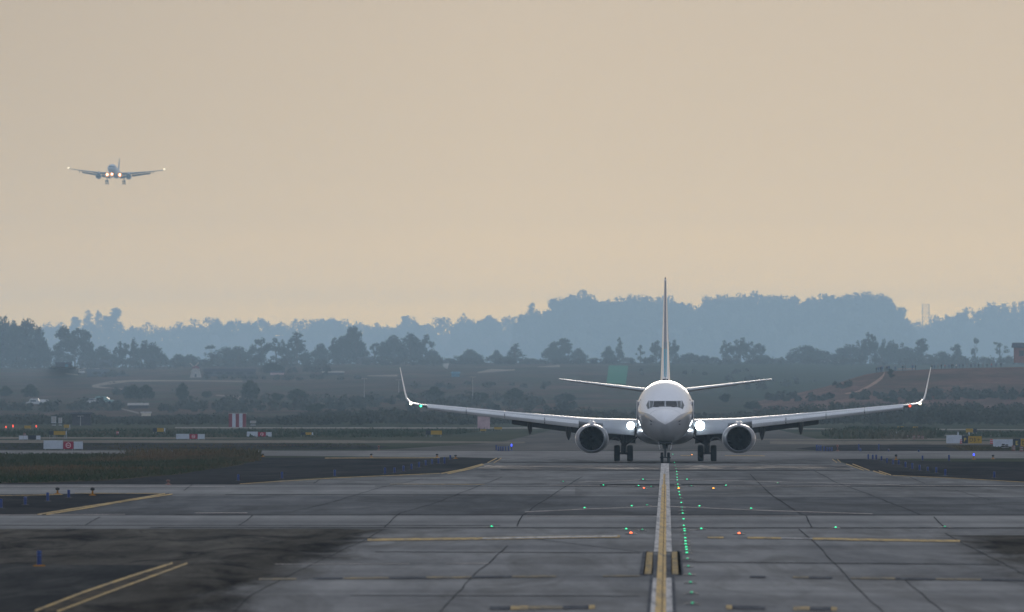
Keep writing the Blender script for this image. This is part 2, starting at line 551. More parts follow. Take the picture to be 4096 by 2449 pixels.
LJ = 8
rj = random.Random(3)
def jagged(pts, step=26, amp=5):
    out = []
    for a, b in zip(pts[:-1], pts[1:]):
        k = max(2, int(math.hypot(b[0] - a[0], b[1] - a[1]) / step))
        for j in range(k):
            t = j / k
            out.append((a[0] + (b[0] - a[0]) * t + (rj.uniform(-amp, amp) if j else 0), a[1] + (b[1] - a[1]) * t))
    out.append(pts[-1])
    return out

def cracks(name, lines, m, lvl, wpx):
    b = MB()
    for pts in lines:
        pts = jagged(pts)
        for p, q in zip(pts[:-1], pts[1:]):
            w0, w1 = wpx * (.7 + .5 * rj.random()), wpx * (.7 + .5 * rj.random())
            if p[1] < 2000: w0 *= .8; w1 *= .8
            b.add([(*gp(p[0] - w0, p[1]), .0025 * lvl), (*gp(p[0] + w0, p[1]), .0025 * lvl), (*gp(q[0] + w1, q[1]), .0025 * lvl), (*gp(q[0] - w1, q[1]), .0025 * lvl)], [(0, 1, 2, 3)])
    return struct(b.build(name, m))

cracks('pavement_joint', [
    [(2330, 1908), (2230, 1968), (2090, 2064), (2068, 2108)], [(2030, 2185), (1880, 2320), (1757, 2455)],
    [(2009, 1909), (1900, 1952), (1740, 2014), (1600, 2055), (1537, 2111)], [(1530, 2122), (1465, 2160), (1250, 2260), (1010, 2380), (930, 2455)],
    [(1690, 1916), (1500, 1958), (1330, 2010), (1170, 2048)], [(1010, 2064), (955, 2104)],
    [(3000, 1898), (3046, 1943), (3090, 1985), (3190, 2050), (3225, 2066), (3247, 2111)],
    [(3195, 2119), (3250, 2165), (3330, 2250), (3400, 2325), (3460, 2385), (3535, 2455)],
    [(3255, 1884), (3330, 1925), (3410, 1955), (3530, 2000), (3680, 2060)], [(3735, 2069), (3779, 2113)],
    [(3780, 2135), (3880, 2190), (4010, 2255), (4130, 2320)], [(3640, 1910), (3700, 1936)], [(3820, 1962), (3960, 2002)],
    [(3620, 2322), (3700, 2390), (3780, 2460)], [(770, 1940), (735, 1965)], [(1300, 1905), (1255, 1935)], [(400, 2070), (340, 2105)]],
    M['joint'], LJ, 2.2)
strips('pavement_joint', [([(600, 2112), (4200, 2114)], 1.6), ([(700, 2062), (4200, 2063)], 1.5), ([(1500, 1946), (4200, 1947)], 1.2),
                          ([(-100, 2103), (2000, 2104)], 1.2), ([(2000, 1852), (3330, 1854)], 1.4), ([(2000, 1881), (3400, 1884)], 1.4),
                          ([(900, 1980), (2200, 1982)], 1.2), ([(2150, 2160), (2590, 2214)], 0.9), ([(1500, 2210), (2560, 2214)], 1.5),
                          ([(1400, 2385), (2560, 2388)], 1.5), ([(2720, 2250), (4000, 2262)], 1.5)], M['joint'], LJ)
strips('saw_cut_line', [([(2633, 2028), (2338, 2039), (2100, 2050)], 2.2), ([(2682, 2028), (3024, 2043), (3490, 2058)], 2.2),
                        ([(2646, 1919), (2313, 1931)], 1.6), ([(2679, 1920), (2950, 1925), (3600, 1942)], 1.4),
                        ([(2641, 1951), (2555, 1947), (2200, 1943)], 1.4), ([(2676, 1951), (2760, 1947), (3400, 1946)], 1.4),
                        ([(2100, 2067), (2630, 2068), (3200, 2066)], 1.2), ([(2740, 2122), (2800, 2122)], 1.6), ([(-100, 1947), (900, 1948)], 1.4),
                        ([(780, 2054), (990, 2054)], 1.8), ([(0, 2062), (500, 2060)], 1.8), ([(3600, 1944), (4200, 1946)], 1.4),
                        ([(1100, 2260), (1640, 2258)], 1.6), ([(1780, 2258), (1955, 2257)], 2.0)], M['sawcut'], LJ + 1)
# centreline
CL = LJ + 3
wline('taxiway_centreline_border', [(0, 60, 310, .58), (-.42, 274, 318, .10), (.42, 274, 318, .10)], M['dark_line'], CL)
wline('taxiway_centreline', [(0, 316, 744, .50), (0, 60, 270, .44)], M['white_line'], CL + 1)
wline('taxiway_centreline_stripe', [(-.02, 60, 560, .22), (-.02, 560, 640, .12)], M['cream_line'], CL + 2)
wline('taxiway_centreline_seam', [(.01, 60, 690, .016)], M['joint'], CL + 3)
# ladder marks beside the centreline
def ladder(name, xa0, xa1, xb0, xb1, ya, yb, n, m, lvl, gap=.22):
    b = MB()
    for i in range(n):
        t0, t1 = i / n, (i + 1 - gap) / n
        def e(t):
            y = ya + (yb - ya) * t
            return (xa0 + (xb0 - xa0) * t, y), (xa1 + (xb1 - xa1) * t, y)
        (l0, r0), (l1, r1) = e(t0), e(t1)
        b.add([(*gp(*l1), .0025 * lvl), (*gp(*r1), .0025 * lvl), (*gp(*r0), .0025 * lvl), (*gp(*l0), .0025 * lvl)], [(0, 1, 2, 3)])
    return struct(b.build(name, m))
ladder('ladder_marking_backing', 2572, 2614, 2558, 2612, 2210, 2303, 1, M['dark_line'], CL, 0)
ladder('ladder_marking_backing', 2685, 2728, 2684, 2733, 2210, 2303, 1, M['dark_line'], CL, 0)
ladder('ladder_marking', 2587, 2612, 2578, 2606, 2212, 2302, 14, M['yellow_line'], CL + 1)
ladder('ladder_marking', 2687, 2708, 2689, 2714, 2212, 2302, 14, M['yellow_line'], CL + 1)
# transverse and edge lines
strips('transverse_yellow_line', [([(1470, 2163), (1700, 2160), (1990, 2157), (2240, 2152), (2480, 2149)], 9), ([(2830, 2153), (2895, 2154)], 6),
                                  ([(2990, 2154), (3125, 2156)], 7), ([(3250, 2158), (3390, 2161), (3840, 2168)], 9)], M['yellow_line'], CL)
strips('transverse_pale_line', [([(1930, 2157.5), (2470, 2148)], 5), ([(3125, 2156), (3250, 2158)], 4)], M['white_line'], CL + 1)
strips('transverse_dash', [([(1035, 2321), (1185, 2320)], 7), ([(1375, 2317), (1555, 2316)], 8), ([(1705, 2314), (1885, 2313)], 8), ([(2048, 2310), (2225, 2309)], 8),
                           ([(2410, 2308), (2560, 2307)], 6), ([(3172, 2313), (3235, 2314)], 8), ([(3404, 2316), (3580, 2318)], 8), ([(3744, 2320), (3925, 2322)], 7)], M['faded_yellow'], CL)
strips('transverse_dash_gap', [([(1255, 2318), (1370, 2318)], 7), ([(1556, 2316), (1704, 2315)], 7), ([(1886, 2313), (2046, 2311)], 7), ([(3000, 2311), (3062, 2312)], 7),
                               ([(3236, 2315), (3330, 2316)], 7), ([(3582, 2319), (3742, 2321)], 7), ([(3926, 2323), (4110, 2326)], 7)], M['dark_line'], CL)
strips('transverse_dash', [([(2043, 2437), (2112, 2436)], 15), ([(2356, 2434), (2380, 2433)], 15), ([(2905, 2434), (2928, 2434)], 16), ([(3174, 2439), (3238, 2440)], 15), ([(3325, 2440), (3348, 2441)], 16)], M['yellow_line'], CL)
strips('transverse_dash_pale', [([(2114, 2436), (2250, 2435)], 13)], M['faded_yellow'], CL)
strips('transverse_dash_gap', [([(1960, 2438), (2042, 2437)], 13), ([(2252, 2435), (2354, 2434)], 13), ([(2929, 2434), (3060, 2437)], 13), ([(3239, 2440), (3324, 2440)], 13)], M['dark_line'], CL)
strips('edge_line_wear', [([(180, 2450), (380, 2375), (570, 2308), (720, 2257)], 24), ([(168, 2062), (320, 2036), (500, 2006), (675, 1978)], 5)], worn_paint('worn_line_gap', (.13, .105, .075), (.06, .055, .05), .5), CL - 1)
strips('edge_line', [([(140, 2449), (330, 2375), (520, 2310), (690, 2257)], 8), ([(228, 2452), (430, 2375), (620, 2305), (750, 2257)], 8),
                     ([(150, 2061), (300, 2036), (480, 2008), (660, 1977)], 4.5), ([(185, 2061), (340, 2036), (520, 2004), (690, 1979)], 4.5),
                     ([(960, 1938), (1128, 1927), (1340, 1914), (1540, 1905), (1760, 1896)], 2.2),
                     ([(1765, 1896), (1850, 1880), (1930, 1858)], 4), ([(1790, 1897), (1880, 1878), (1935, 1860)], 4), ([(1950, 1853), (1988, 1834)], 4), ([(1975, 1854), (2006, 1834)], 4),
                     ([(3330, 1840), (3348, 1852)], 4), ([(3350, 1840), (3364, 1853)], 4), ([(3385, 1858), (3455, 1883)], 3.6), ([(3410, 1858), (3478, 1884)], 3.6),
                     ([(3492, 1886), (3545, 1902)], 4), ([(3515, 1886), (3565, 1903)], 4), ([(3570, 1904), (3800, 1914), (4096, 1931)], 1.8),
                     ([(1560, 1938.5), (1940, 1940)], 1.4), ([(1300, 1834), (1760, 1833)], 2.2), ([(2722, 1824), (2760, 1824)], 2), ([(2900, 1824), (3060, 1825)], 2),
                     ([(300, 1975.5), (640, 1976)], 1.6), ([(0, 1985), (250, 1981)], 2)], M['yellow_line'], CL)

# heat-mirage stand-in: the strip mirrors only faintly and in part
wm = wn_.new('ShaderNodeMixShader'); wd = wn_.new('ShaderNodeBsdfDiffuse')
wd.inputs['Color'].default_value = (.085, .085, .087, 1)
wl_.new(ramp_of(wn_, wl_, mapped_noise(wn_, wl_, (.22, .10, 1), 1.0, 4, .6, 'pos'), [(.42, (.0, .0, .0)), (.66, (.04, .04, .04))]), wm.inputs[0])
wl_.new(wd.outputs[0], wm.inputs[1]); wl_.new(wb.outputs[0], wm.inputs[2])
wl_.new(wm.outputs[0], [q for q in wn_ if q.type == 'OUTPUT_MATERIAL'][0].inputs['Surface'])

# ================================================================== aircraft
M['paint'] = mat('white_aircraft_paint', (.80, .80, .82), .28, var=.025, scale=(.5, .5, .5), coat=.6, coat_rough=.06)
M['paint_grey'] = mat('grey_aircraft_paint', (.36, .38, .41), .35, var=.06, scale=(.5, .5, .5), coat=.25)
M['wing_grey'] = mat('wing_grey_paint', (.42, .45, .48), .38, var=.06, scale=(.6, .6, .6))
M['slat_metal'] = mat('bare_slat_metal', (.66, .68, .70), .36, .35, var=.06, scale=(.6, 2, 2))
M['lip_metal'] = mat('intake_lip_metal', (.24, .25, .28), .5, .2, var=.08)
M['under'] = mat('dark_underside_metal', (.045, .048, .055), .6, var=.2, spec=.2)  # dark fittings; on the flaps this colour also carries their underside shade
M['fan'] = mat('fan_titanium', (.002, .002, .003), .9, spec=0)  # near-black: the darkness inside the intake is put into the colour
M['duct'] = mat('intake_duct_lining', (.004, .004, .006), .9, spec=0)  # blacked out like the fan, intake shade in the colour
M['tyre'] = mat('tyre_rubber', (.012, .012, .013), .8, var=.25, spec=.15)
M['rim'] = mat('wheel_rim_metal', (.10, .10, .11), .5, .5)
M['strut'] = mat('gear_strut_steel', (.06, .062, .07), .45, .5, var=.2)
M['cockpit'] = mat('cockpit_glass', (.012, .014, .02), .06, spec=.5, var=.1)
M['cockpit_side'] = mat('cockpit_side_glass', (.10, .11, .115), .18, spec=.5, var=.1)
M['frame'] = mat('window_seal', (.16, .17, .19), .5)
M['teal'] = mat('teal_fin_paint', (.10, .38, .47), .3, coat=.4)
M['rose'] = mat('rose_fin_paint', (.62, .36, .36), .3, coat=.4)
M['fin_edge'] = mat('fin_leading_edge_metal', (.24, .25, .28), .35, .6)
M['lamp_white'] = glow_mat('landing_lamp', (.86, .95, 1.0), 20)
M['lamp_cyan'] = glow_mat('turnoff_lamp', (.62, .90, 1.0), 2.5)
M['lamp_warm'] = glow_mat('approach_lamp', (1.0, .80, .50), 7)
M['warm_bowl'] = glow_mat('warm_reflector_bowl', (1.0, .34, .06), 1.6)  # orange flare round the far jet's lamps, drawn as glowing surface
M['lamp_strobe'] = glow_mat('strobe_lamp', (1.0, .90, .62), 7)
M['lamp_red'] = glow_mat('red_lamp', (1.0, .07, .03), 3)
M['lamp_green'] = glow_mat('green_lamp', (.05, 1.0, .35), 4)
M['lamp_orange'] = glow_mat('amber_lamp', (1.0, .35, .04), 5)
M['lamp_blue'] = glow_mat('blue_lamp', (.05, .09, 1.0), 2)


def pchip(xs, ys, q):
    xs, ys = np.array(xs, float), np.array(ys, float)
    h = np.diff(xs); d = np.diff(ys) / h
    m = np.zeros_like(ys)
    m[0], m[-1] = d[0], d[-1]
    for i in range(1, len(xs) - 1):
        if d[i - 1] * d[i] > 0:
            w1, w2 = 2 * h[i] + h[i - 1], h[i] + 2 * h[i - 1]
            m[i] = (w1 + w2) / (w1 / d[i - 1] + w2 / d[i])
    i = np.clip(np.searchsorted(xs, q) - 1, 0, len(h) - 1)
    t = (q - xs[i]) / h[i]
    return (2*t**3 - 3*t**2 + 1)*ys[i] + (t**3 - 2*t**2 + t)*h[i]*m[i] + (-2*t**3 + 3*t**2)*ys[i+1] + (t**3 - t**2)*h[i]*m[i+1]


def fuselage(st, y0, n=72, k=90):
    """st: (station, half width, top, bottom, widest height)"""
    s = [a[0] for a in st]
    q = np.concatenate([np.linspace(0, 1, 26) ** 2 * s[-1] * .24, np.linspace(s[-1] * .25, s[-1], k - 26)])
    c = [pchip(s, [a[j] for a in st], q) for j in range(1, 5)]
    rings = []
    for i in range(len(q)):
        w, top, bot, zc = [v[i] for v in c]
        ring = []
        for j in range(n):
            t = 2 * math.pi * j / n
            z = zc + (math.sin(t) * (top - zc) if math.sin(t) > 0 else math.sin(t) * (zc - bot))
            ring.append((w * math.cos(t), y0 + q[i], z))
        rings.append(ring)
    return MB().rings(rings)


def foil(n=9):
    xs = [.5 * (1 - math.cos(math.pi * i / n)) for i in range(n + 1)]
    t = [5 * (.2969 * math.sqrt(x) - .126 * x - .3516 * x * x + .2843 * x ** 3 - .1015 * x ** 4) for x in xs]
    return [(x, v) for x, v in zip(xs, t)][::-1] + [(x, -v) for x, v in zip(xs[1:], t[1:])]
FOIL = foil()


def lifting(secs, sgn=1):
    """secs: (x, y of leading edge, z, chord, thickness ratio, twist, cant) from root to tip"""
    rs = []
    for x, y, z, c, t, tw, ct in secs:
        ring = []
        for u, v in FOIL:
            yy, nn = u * c, v * c * t
            a = R(tw)
            yy, nn = yy * math.cos(a) + nn * math.sin(a), nn * math.cos(a) - yy * math.sin(a)
            ring.append((sgn * (x - nn * math.sin(R(ct))), y + yy, z + nn * math.cos(R(ct))))
        rs.append(ring)
    return MB().rings(rs)


def wing_at(secs, x):
    for a, b in zip(secs[:-1], secs[1:]):
        if a[0] <= x <= b[0]:
            t = (x - a[0]) / (b[0] - a[0])
            return [p + (q - p) * t for p, q in zip(a, b)]
    return list(secs[-1])


def wheel_set(parent, x, y, r, w, hub):
    b = MB().lathe([(hub, -w * .30), (r * .80, -w * .49), (r * .93, -w * .44), (r * .99, -w * .25), (r, -w * .08), (r * .985, -w * .06), (r * .985, w * .06), (r, w * .08), (r * .99, w * .25), (r * .93, w * .44), (r * .80, w * .49), (hub, w * .30)],
                   (x, y, r), 'X', 28, cap=True)
    t = b.build('tyre', M['tyre'], parent, smooth=True)
    MB().lathe([(.04, -w * .38), (hub * .6, -w * .36), (hub * 1.02, -w * .33), (hub * 1.02, w * .33), (hub * .6, w * .36), (.04, w * .38)], (x, y, r), 'X', 20, cap=True).build('rim', M['rim'], parent, smooth=True)
    return t


def on_body(bvh, pts, off, y_from=-30):
    """project front-view points (x, z) back on to the nose"""
    out = []
    for x, z in pts:
        h = bvh.ray_cast(Vector((x, y_from, z)), Vector((0, 1, 0)))
        if h[0] is None: continue
        out.append(h[0] + h[1] * off if h[1].y < 0 else h[0] - h[1] * off)
    return out


def patch(bvh, poly4, off, n=6):
    """a glazed pane: bilinear patch between four front-view corners laid on the nose"""
    (a, b, c, d) = [Vector((p[0], 0, p[1])) for p in poly4]
    grid = []
    for i in range(n + 1):
        for j in range(n + 1):
            u, v = i / n, j / n
            p = (a * (1 - u) + b * u) * (1 - v) + (d * (1 - u) + c * u) * v
            grid.append((p.x, p.z))
    P = on_body(bvh, grid, off)
    return MB().add(P, [(i * (n + 1) + j, i * (n + 1) + j + 1, (i + 1) * (n + 1) + j + 1, (i + 1) * (n + 1) + j) for i in range(n) for j in range(n)])


def engine(parent, x, y, z, r, L, zs=.88, n_blades=22, skin=None):
    """nacelle with intake lip, duct, fan, pylon"""
    ri = r * .70
    prof = [(r * .86, .10 * L), (r * .93, .16 * L), (r * .985, .27 * L), (r, .40 * L), (r * .97, .58 * L), (r * .88, .80 * L), (r * .76, 1.0 * L), (r * .66, 1.0 * L), (r * .5, .9 * L)]
    zz = [1 + (zs - 1) * q for q in (.55, .75, 1, 1, .9, .5, .2, .2, 0)]
    e = MB().lathe(prof, (x, y, z), 'Y', 48, zz).build('engine', skin or M['paint'], parent, smooth=True)
    MB().lathe([(r * .935, .165 * L), (r * .89, .115 * L), (r * .84, .055 * L), (r * .79, .015 * L), (r * .755, 0), (r * .725, .012 * L), (ri, .05 * L)], (x, y, z), 'Y', 48, [1 + (zs - 1) * q for q in (.76, .6, .5, .4, .3, .2, .1)]).build('intake_lip', M['lip_metal'], e, smooth=True)
    MB().lathe([(ri, .05 * L), (ri * .97, .12 * L), (ri * .98, .32 * L), (ri * .3, .33 * L), (.02, .33 * L)], (x, y, z), 'Y', 40, [1 + (zs - 1) * .1] + [1] * 4).build('intake_duct', M['duct'], e, smooth=True)
    b = MB()
    for k in range(n_blades):
        t = 2 * math.pi * k / n_blades
        c, s_ = math.cos(t), math.sin(t)
        P = []
        for rr, tw in ((ri * .28, .5), (ri * .95, 1.05)):
            hw = ri * .13
            for sg in (-1, 1):
                du, dy = sg * hw * math.cos(tw) , sg * hw * math.sin(tw)
                P.append((x + c * rr - s_ * du, y + .29 * L + dy * .6, z + s_ * rr + c * du))
        b.add(P, [(0, 1, 3, 2)])
    b.build('fan', M['fan'], e, fix=False)
    MB().lathe([(.01, .17 * L), (ri * .12, .20 * L), (ri * .3, .30 * L)], (x, y, z), 'Y', 20).build('spinner', M['fan'], e, smooth=True)
    MB().lathe([(r * .5, .86 * L), (r * .42, 1.12 * L), (r * .22, 1.12 * L), (.03, 1.3 * L)], (x, y, z), 'Y', 24).build('exhaust', M['under'], e, smooth=True)
    return e


def pylon(e, x, y0, y1, z0, z1, w):
    rs = []
    for t in np.linspace(0, 1, 8):
        y = y0 + (y1 - y0) * t
        hw = w * math.sin(math.pi * min(.98, .12 + t * .86)) * .5
        top = z1 + .0 * t
        rs.append([(x - hw, y, z0), (x + hw, y, z0), (x + hw, y, top - .1 * (1 - t)), (x + hw * .6, y, top + .02), (x - hw * .6, y, top + .02), (x - hw, y, top - .1 * (1 - t))])
    return MB().rings(rs).build('pylon', M['paint'], e, smooth=True)


def lamp(name, parent, c, r, m, ay=-1, sx=1, sz=1, bezel=None):
    """a lamp glass facing forward inside a short dark bezel"""
    n = 22
    def ring(rr, dy): return [(c[0] + sx * rr * math.cos(2 * math.pi * k / n), c[1] + dy, c[2] + sz * rr * math.sin(2 * math.pi * k / n)) for k in range(n)]
    b = MB(); b.v = ring(r, 0); b.f = [tuple(range(n))]
    o = b.build(name, m, parent, fix=False)
    if o.data.polygons[0].normal.y > 0: o.data.flip_normals()
    MB().rings([ring(r * 1.02, -.012), ring(r * 1.12, -.012), ring(r * 1.12, .3 * r + .06), ring(r * .6, .3 * r + .08)], cap=False).build('bezel', bezel or M['under'], parent, smooth=True)
    return o


# ------------------------------------------------------------------ the taxiing twin-jet, nose gear on the centreline
PX, PY = U(0.02, 747)
jet = empty('airliner', (PX, PY, .04), 'white twin-engine airliner taxiing head-on along the painted centreline, landing lights on', 'airliner')
jet.rotation_euler = (0, 0, -.01358)
N0 = -4.0
def body_tones():  # white above a curved line round the nose, grey below it
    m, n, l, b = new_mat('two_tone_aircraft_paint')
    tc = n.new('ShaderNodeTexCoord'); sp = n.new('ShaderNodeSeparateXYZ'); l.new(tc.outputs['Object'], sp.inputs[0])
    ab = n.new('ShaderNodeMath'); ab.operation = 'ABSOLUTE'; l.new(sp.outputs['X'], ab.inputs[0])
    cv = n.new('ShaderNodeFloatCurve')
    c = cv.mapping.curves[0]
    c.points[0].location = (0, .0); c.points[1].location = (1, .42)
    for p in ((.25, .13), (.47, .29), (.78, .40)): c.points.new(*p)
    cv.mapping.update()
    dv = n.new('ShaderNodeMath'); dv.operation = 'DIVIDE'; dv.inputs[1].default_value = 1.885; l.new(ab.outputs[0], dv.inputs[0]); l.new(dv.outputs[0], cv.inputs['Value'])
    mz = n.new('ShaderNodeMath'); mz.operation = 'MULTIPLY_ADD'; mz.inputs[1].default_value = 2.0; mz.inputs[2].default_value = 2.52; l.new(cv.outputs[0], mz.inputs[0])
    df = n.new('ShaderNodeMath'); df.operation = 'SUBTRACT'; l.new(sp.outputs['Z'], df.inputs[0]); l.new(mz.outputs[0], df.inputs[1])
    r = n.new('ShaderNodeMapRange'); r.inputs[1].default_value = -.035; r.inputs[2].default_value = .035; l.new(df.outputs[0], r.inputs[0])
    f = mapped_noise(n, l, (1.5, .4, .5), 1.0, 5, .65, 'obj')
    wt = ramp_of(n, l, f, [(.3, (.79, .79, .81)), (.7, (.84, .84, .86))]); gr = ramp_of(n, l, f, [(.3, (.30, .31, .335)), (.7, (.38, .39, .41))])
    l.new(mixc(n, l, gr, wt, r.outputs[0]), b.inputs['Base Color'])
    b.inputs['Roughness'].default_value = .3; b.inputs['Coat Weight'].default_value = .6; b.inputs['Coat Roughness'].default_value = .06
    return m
M['livery'] = body_tones()
ST = [(0, .03, 2.73, 2.60, 2.66), (.06, .20, 2.90, 2.45, 2.67), (.2, .40, 3.10, 2.24, 2.70), (.5, .68, 3.30, 1.98, 2.78), (1.0, .98, 3.50, 1.74, 2.90), (1.6, 1.24, 3.70, 1.56, 3.05),
      (2.5, 1.50, 4.24, 1.42, 3.22), (3.3, 1.67, 4.74, 1.34, 3.32), (4.3, 1.80, 5.12, 1.29, 3.40), (5.6, 1.87, 5.36, 1.27, 3.45), (7, 1.885, 5.42, 1.27, 3.45), (23, 1.885, 5.42, 1.27, 3.45),
      (27, 1.80, 5.42, 1.62, 3.6), (31, 1.45, 5.40, 2.55, 4.0), (35, .80, 5.28, 3.75, 4.55), (37.5, .25, 5.1, 4.6, 4.85), (38.0, .1, 5.0, 4.75, 4.88)]
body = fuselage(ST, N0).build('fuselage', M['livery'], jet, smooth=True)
# radome seam
def body_ring(sv, off, n=72):
    w, top, bot, zc = [float(pchip([a[0] for a in ST], [a[j] for a in ST], np.array([sv]))[0]) for j in range(1, 5)]
    out = []
    for j in range(n):
        t = 2 * math.pi * j / n
        z = zc + (math.sin(t) * (top - zc + off) if math.sin(t) > 0 else math.sin(t) * (zc - bot + off))
        out.append(((w + off) * math.cos(t), N0 + sv, z))
    return out
MB().rings([body_ring(1.20, .004), body_ring(1.225, .004)], cap=False).build('radome_seam', M['paint_grey'], jet, smooth=True)
# belly fairing
fr = []
for y, w, zb in ((6.5, 1.5, 1.55), (8.0, 1.86, 1.30), (9.5, 1.98, 1.17), (12, 2.0, 1.12), (16, 1.98, 1.12), (19, 1.8, 1.25), (21.5, 1.3, 1.6)):
    fr.append([(w * math.copysign(abs(math.cos(t)) ** .7, math.cos(t)), y, 2.0 + (2.0 - zb) * math.sin(t) if math.sin(t) < 0 else 2.0 + .55 * math.sin(t)) for t in [2 * math.pi * k / 28 for k in range(28)]])
MB().rings(fr).build('belly_fairing', M['paint_grey'], jet, smooth=True)
BV = BVHTree.FromPolygons([v.co for v in body.data.vertices], [p.vertices for p in body.data.polygons])
# flight deck windows
wins = [('windscreen', 'cockpit', [(.05, 3.70), (.79, 3.68), (.73, 4.03), (.05, 4.04)]),
        ('windscreen', 'cockpit_side', [(.83, 3.665), (1.00, 3.60), (.99, 4.045), (.78, 4.035)]),
        ('windscreen', 'cockpit_side', [(1.03, 3.585), (1.13, 3.54), (1.225, 3.77), (1.10, 4.05)])]
seal = [[(-.02, 3.66), (1.15, 3.48), (1.27, 3.78), (1.12, 4.10), (-.02, 4.08)]]
for sg in (-1, 1):
    pts = [(sg * a, b) for a, b in [(.0, 3.672), (.80, 3.648), (1.02, 3.565), (1.15, 3.50), (1.255, 3.775), (1.115, 4.085), (.76, 4.065), (0, 4.068)]]
    sp = MB()
    for q in ([0, 1, 6, 7], [1, 2, 5, 6], [2, 3, 4, 5]):
        pb = patch(BV, [pts[i] for i in q], .006)
        sp.add(pb.v, pb.f)
    sp.build('window_frame', M['frame'] if False else M['paint_grey'], jet)
    for nm, mm, q in wins:
        patch(BV, [(sg * a, b) for a, b in q], .014).build(nm, M[mm], jet)
    wp = on_body(BV, [(sg * .42, 3.66), (sg * .60, 3.66), (sg * .76, 3.70)], .03)
    MB().path(wp, .016, 6).build('wiper', M['under'], jet)
    pr = on_body(BV, [(sg * .87, 2.72)], .02)[0]
    MB().tube(pr, pr + Vector((sg * .10, .02, .05)), .03, .02).tube(pr + Vector((sg * .1, .02, .05)), pr + Vector((sg * .12, -.18, .05)), .02, .012).build('pitot_probe', M['under'], jet)
    pr = on_body(BV, [(sg * .87, 2.55)], .02)[0]
    MB().tube(pr, pr + Vector((sg * .10, .02, .0)), .03, .02).tube(pr + Vector((sg * .1, .02, 0)), pr + Vector((sg * .12, -.18, .0)), .02, .012).build('pitot_probe', M['under'], jet)
    # cabin windows along the side and forward door outline
    for k in range(30):
        yy = 3.2 + k * .79
        h = BV.ray_cast(Vector((sg * 5, yy, 3.72)), Vector((-sg, 0, 0)))
        if h[0]: MB().box(h[0] + Vector((sg * .002, 0, 0)), (.012, .24, .34)).build('cabin_window', M['cockpit'], jet)
    h = BV.ray_cast(Vector((sg * 5, 1.0, 3.2)), Vector((-sg, 0, 0)))
    MB().box(h[0] + Vector((sg * .0, 0, .0)), (.04, .86, 1.8), rz=sg * .06).build('cabin_door', M['paint'], jet)
    for zz in (3.80, 4.12):
        h = BV.ray_cast(Vector((sg * 5, .2, zz)), Vector((-sg, 0, 0)))
        MB().box(h[0], (.06, .09, .06)).build('static_port', M['under'], jet)
# blade aerials on the crown and belly
for (yy, zz, up) in ((5.5, 5.40, 1), (10.5, 5.42, 1), (3.5, 1.27, -1), (20, 1.3, -1)):
    MB().rings([[(-.03, yy, zz - .05 * up), (.03, yy, zz - .05 * up), (.03, yy + .35, zz - .05 * up), (-.03, yy + .35, zz - .05 * up)],
                [(-.012, yy + .2, zz + .32 * up), (.012, yy + .2, zz + .32 * up), (.012, yy + .4, zz + .32 * up), (-.012, yy + .4, zz + .32 * up)]]).build('aerial', M['under'] if up < 0 else M['paint_grey'], jet)
MB().tube((-.2, 8.0, 5.47), (.2, 8.0, 5.47), .05).ball((0, 8.0, 5.46), .09).build('beacon', M['under'], jet)

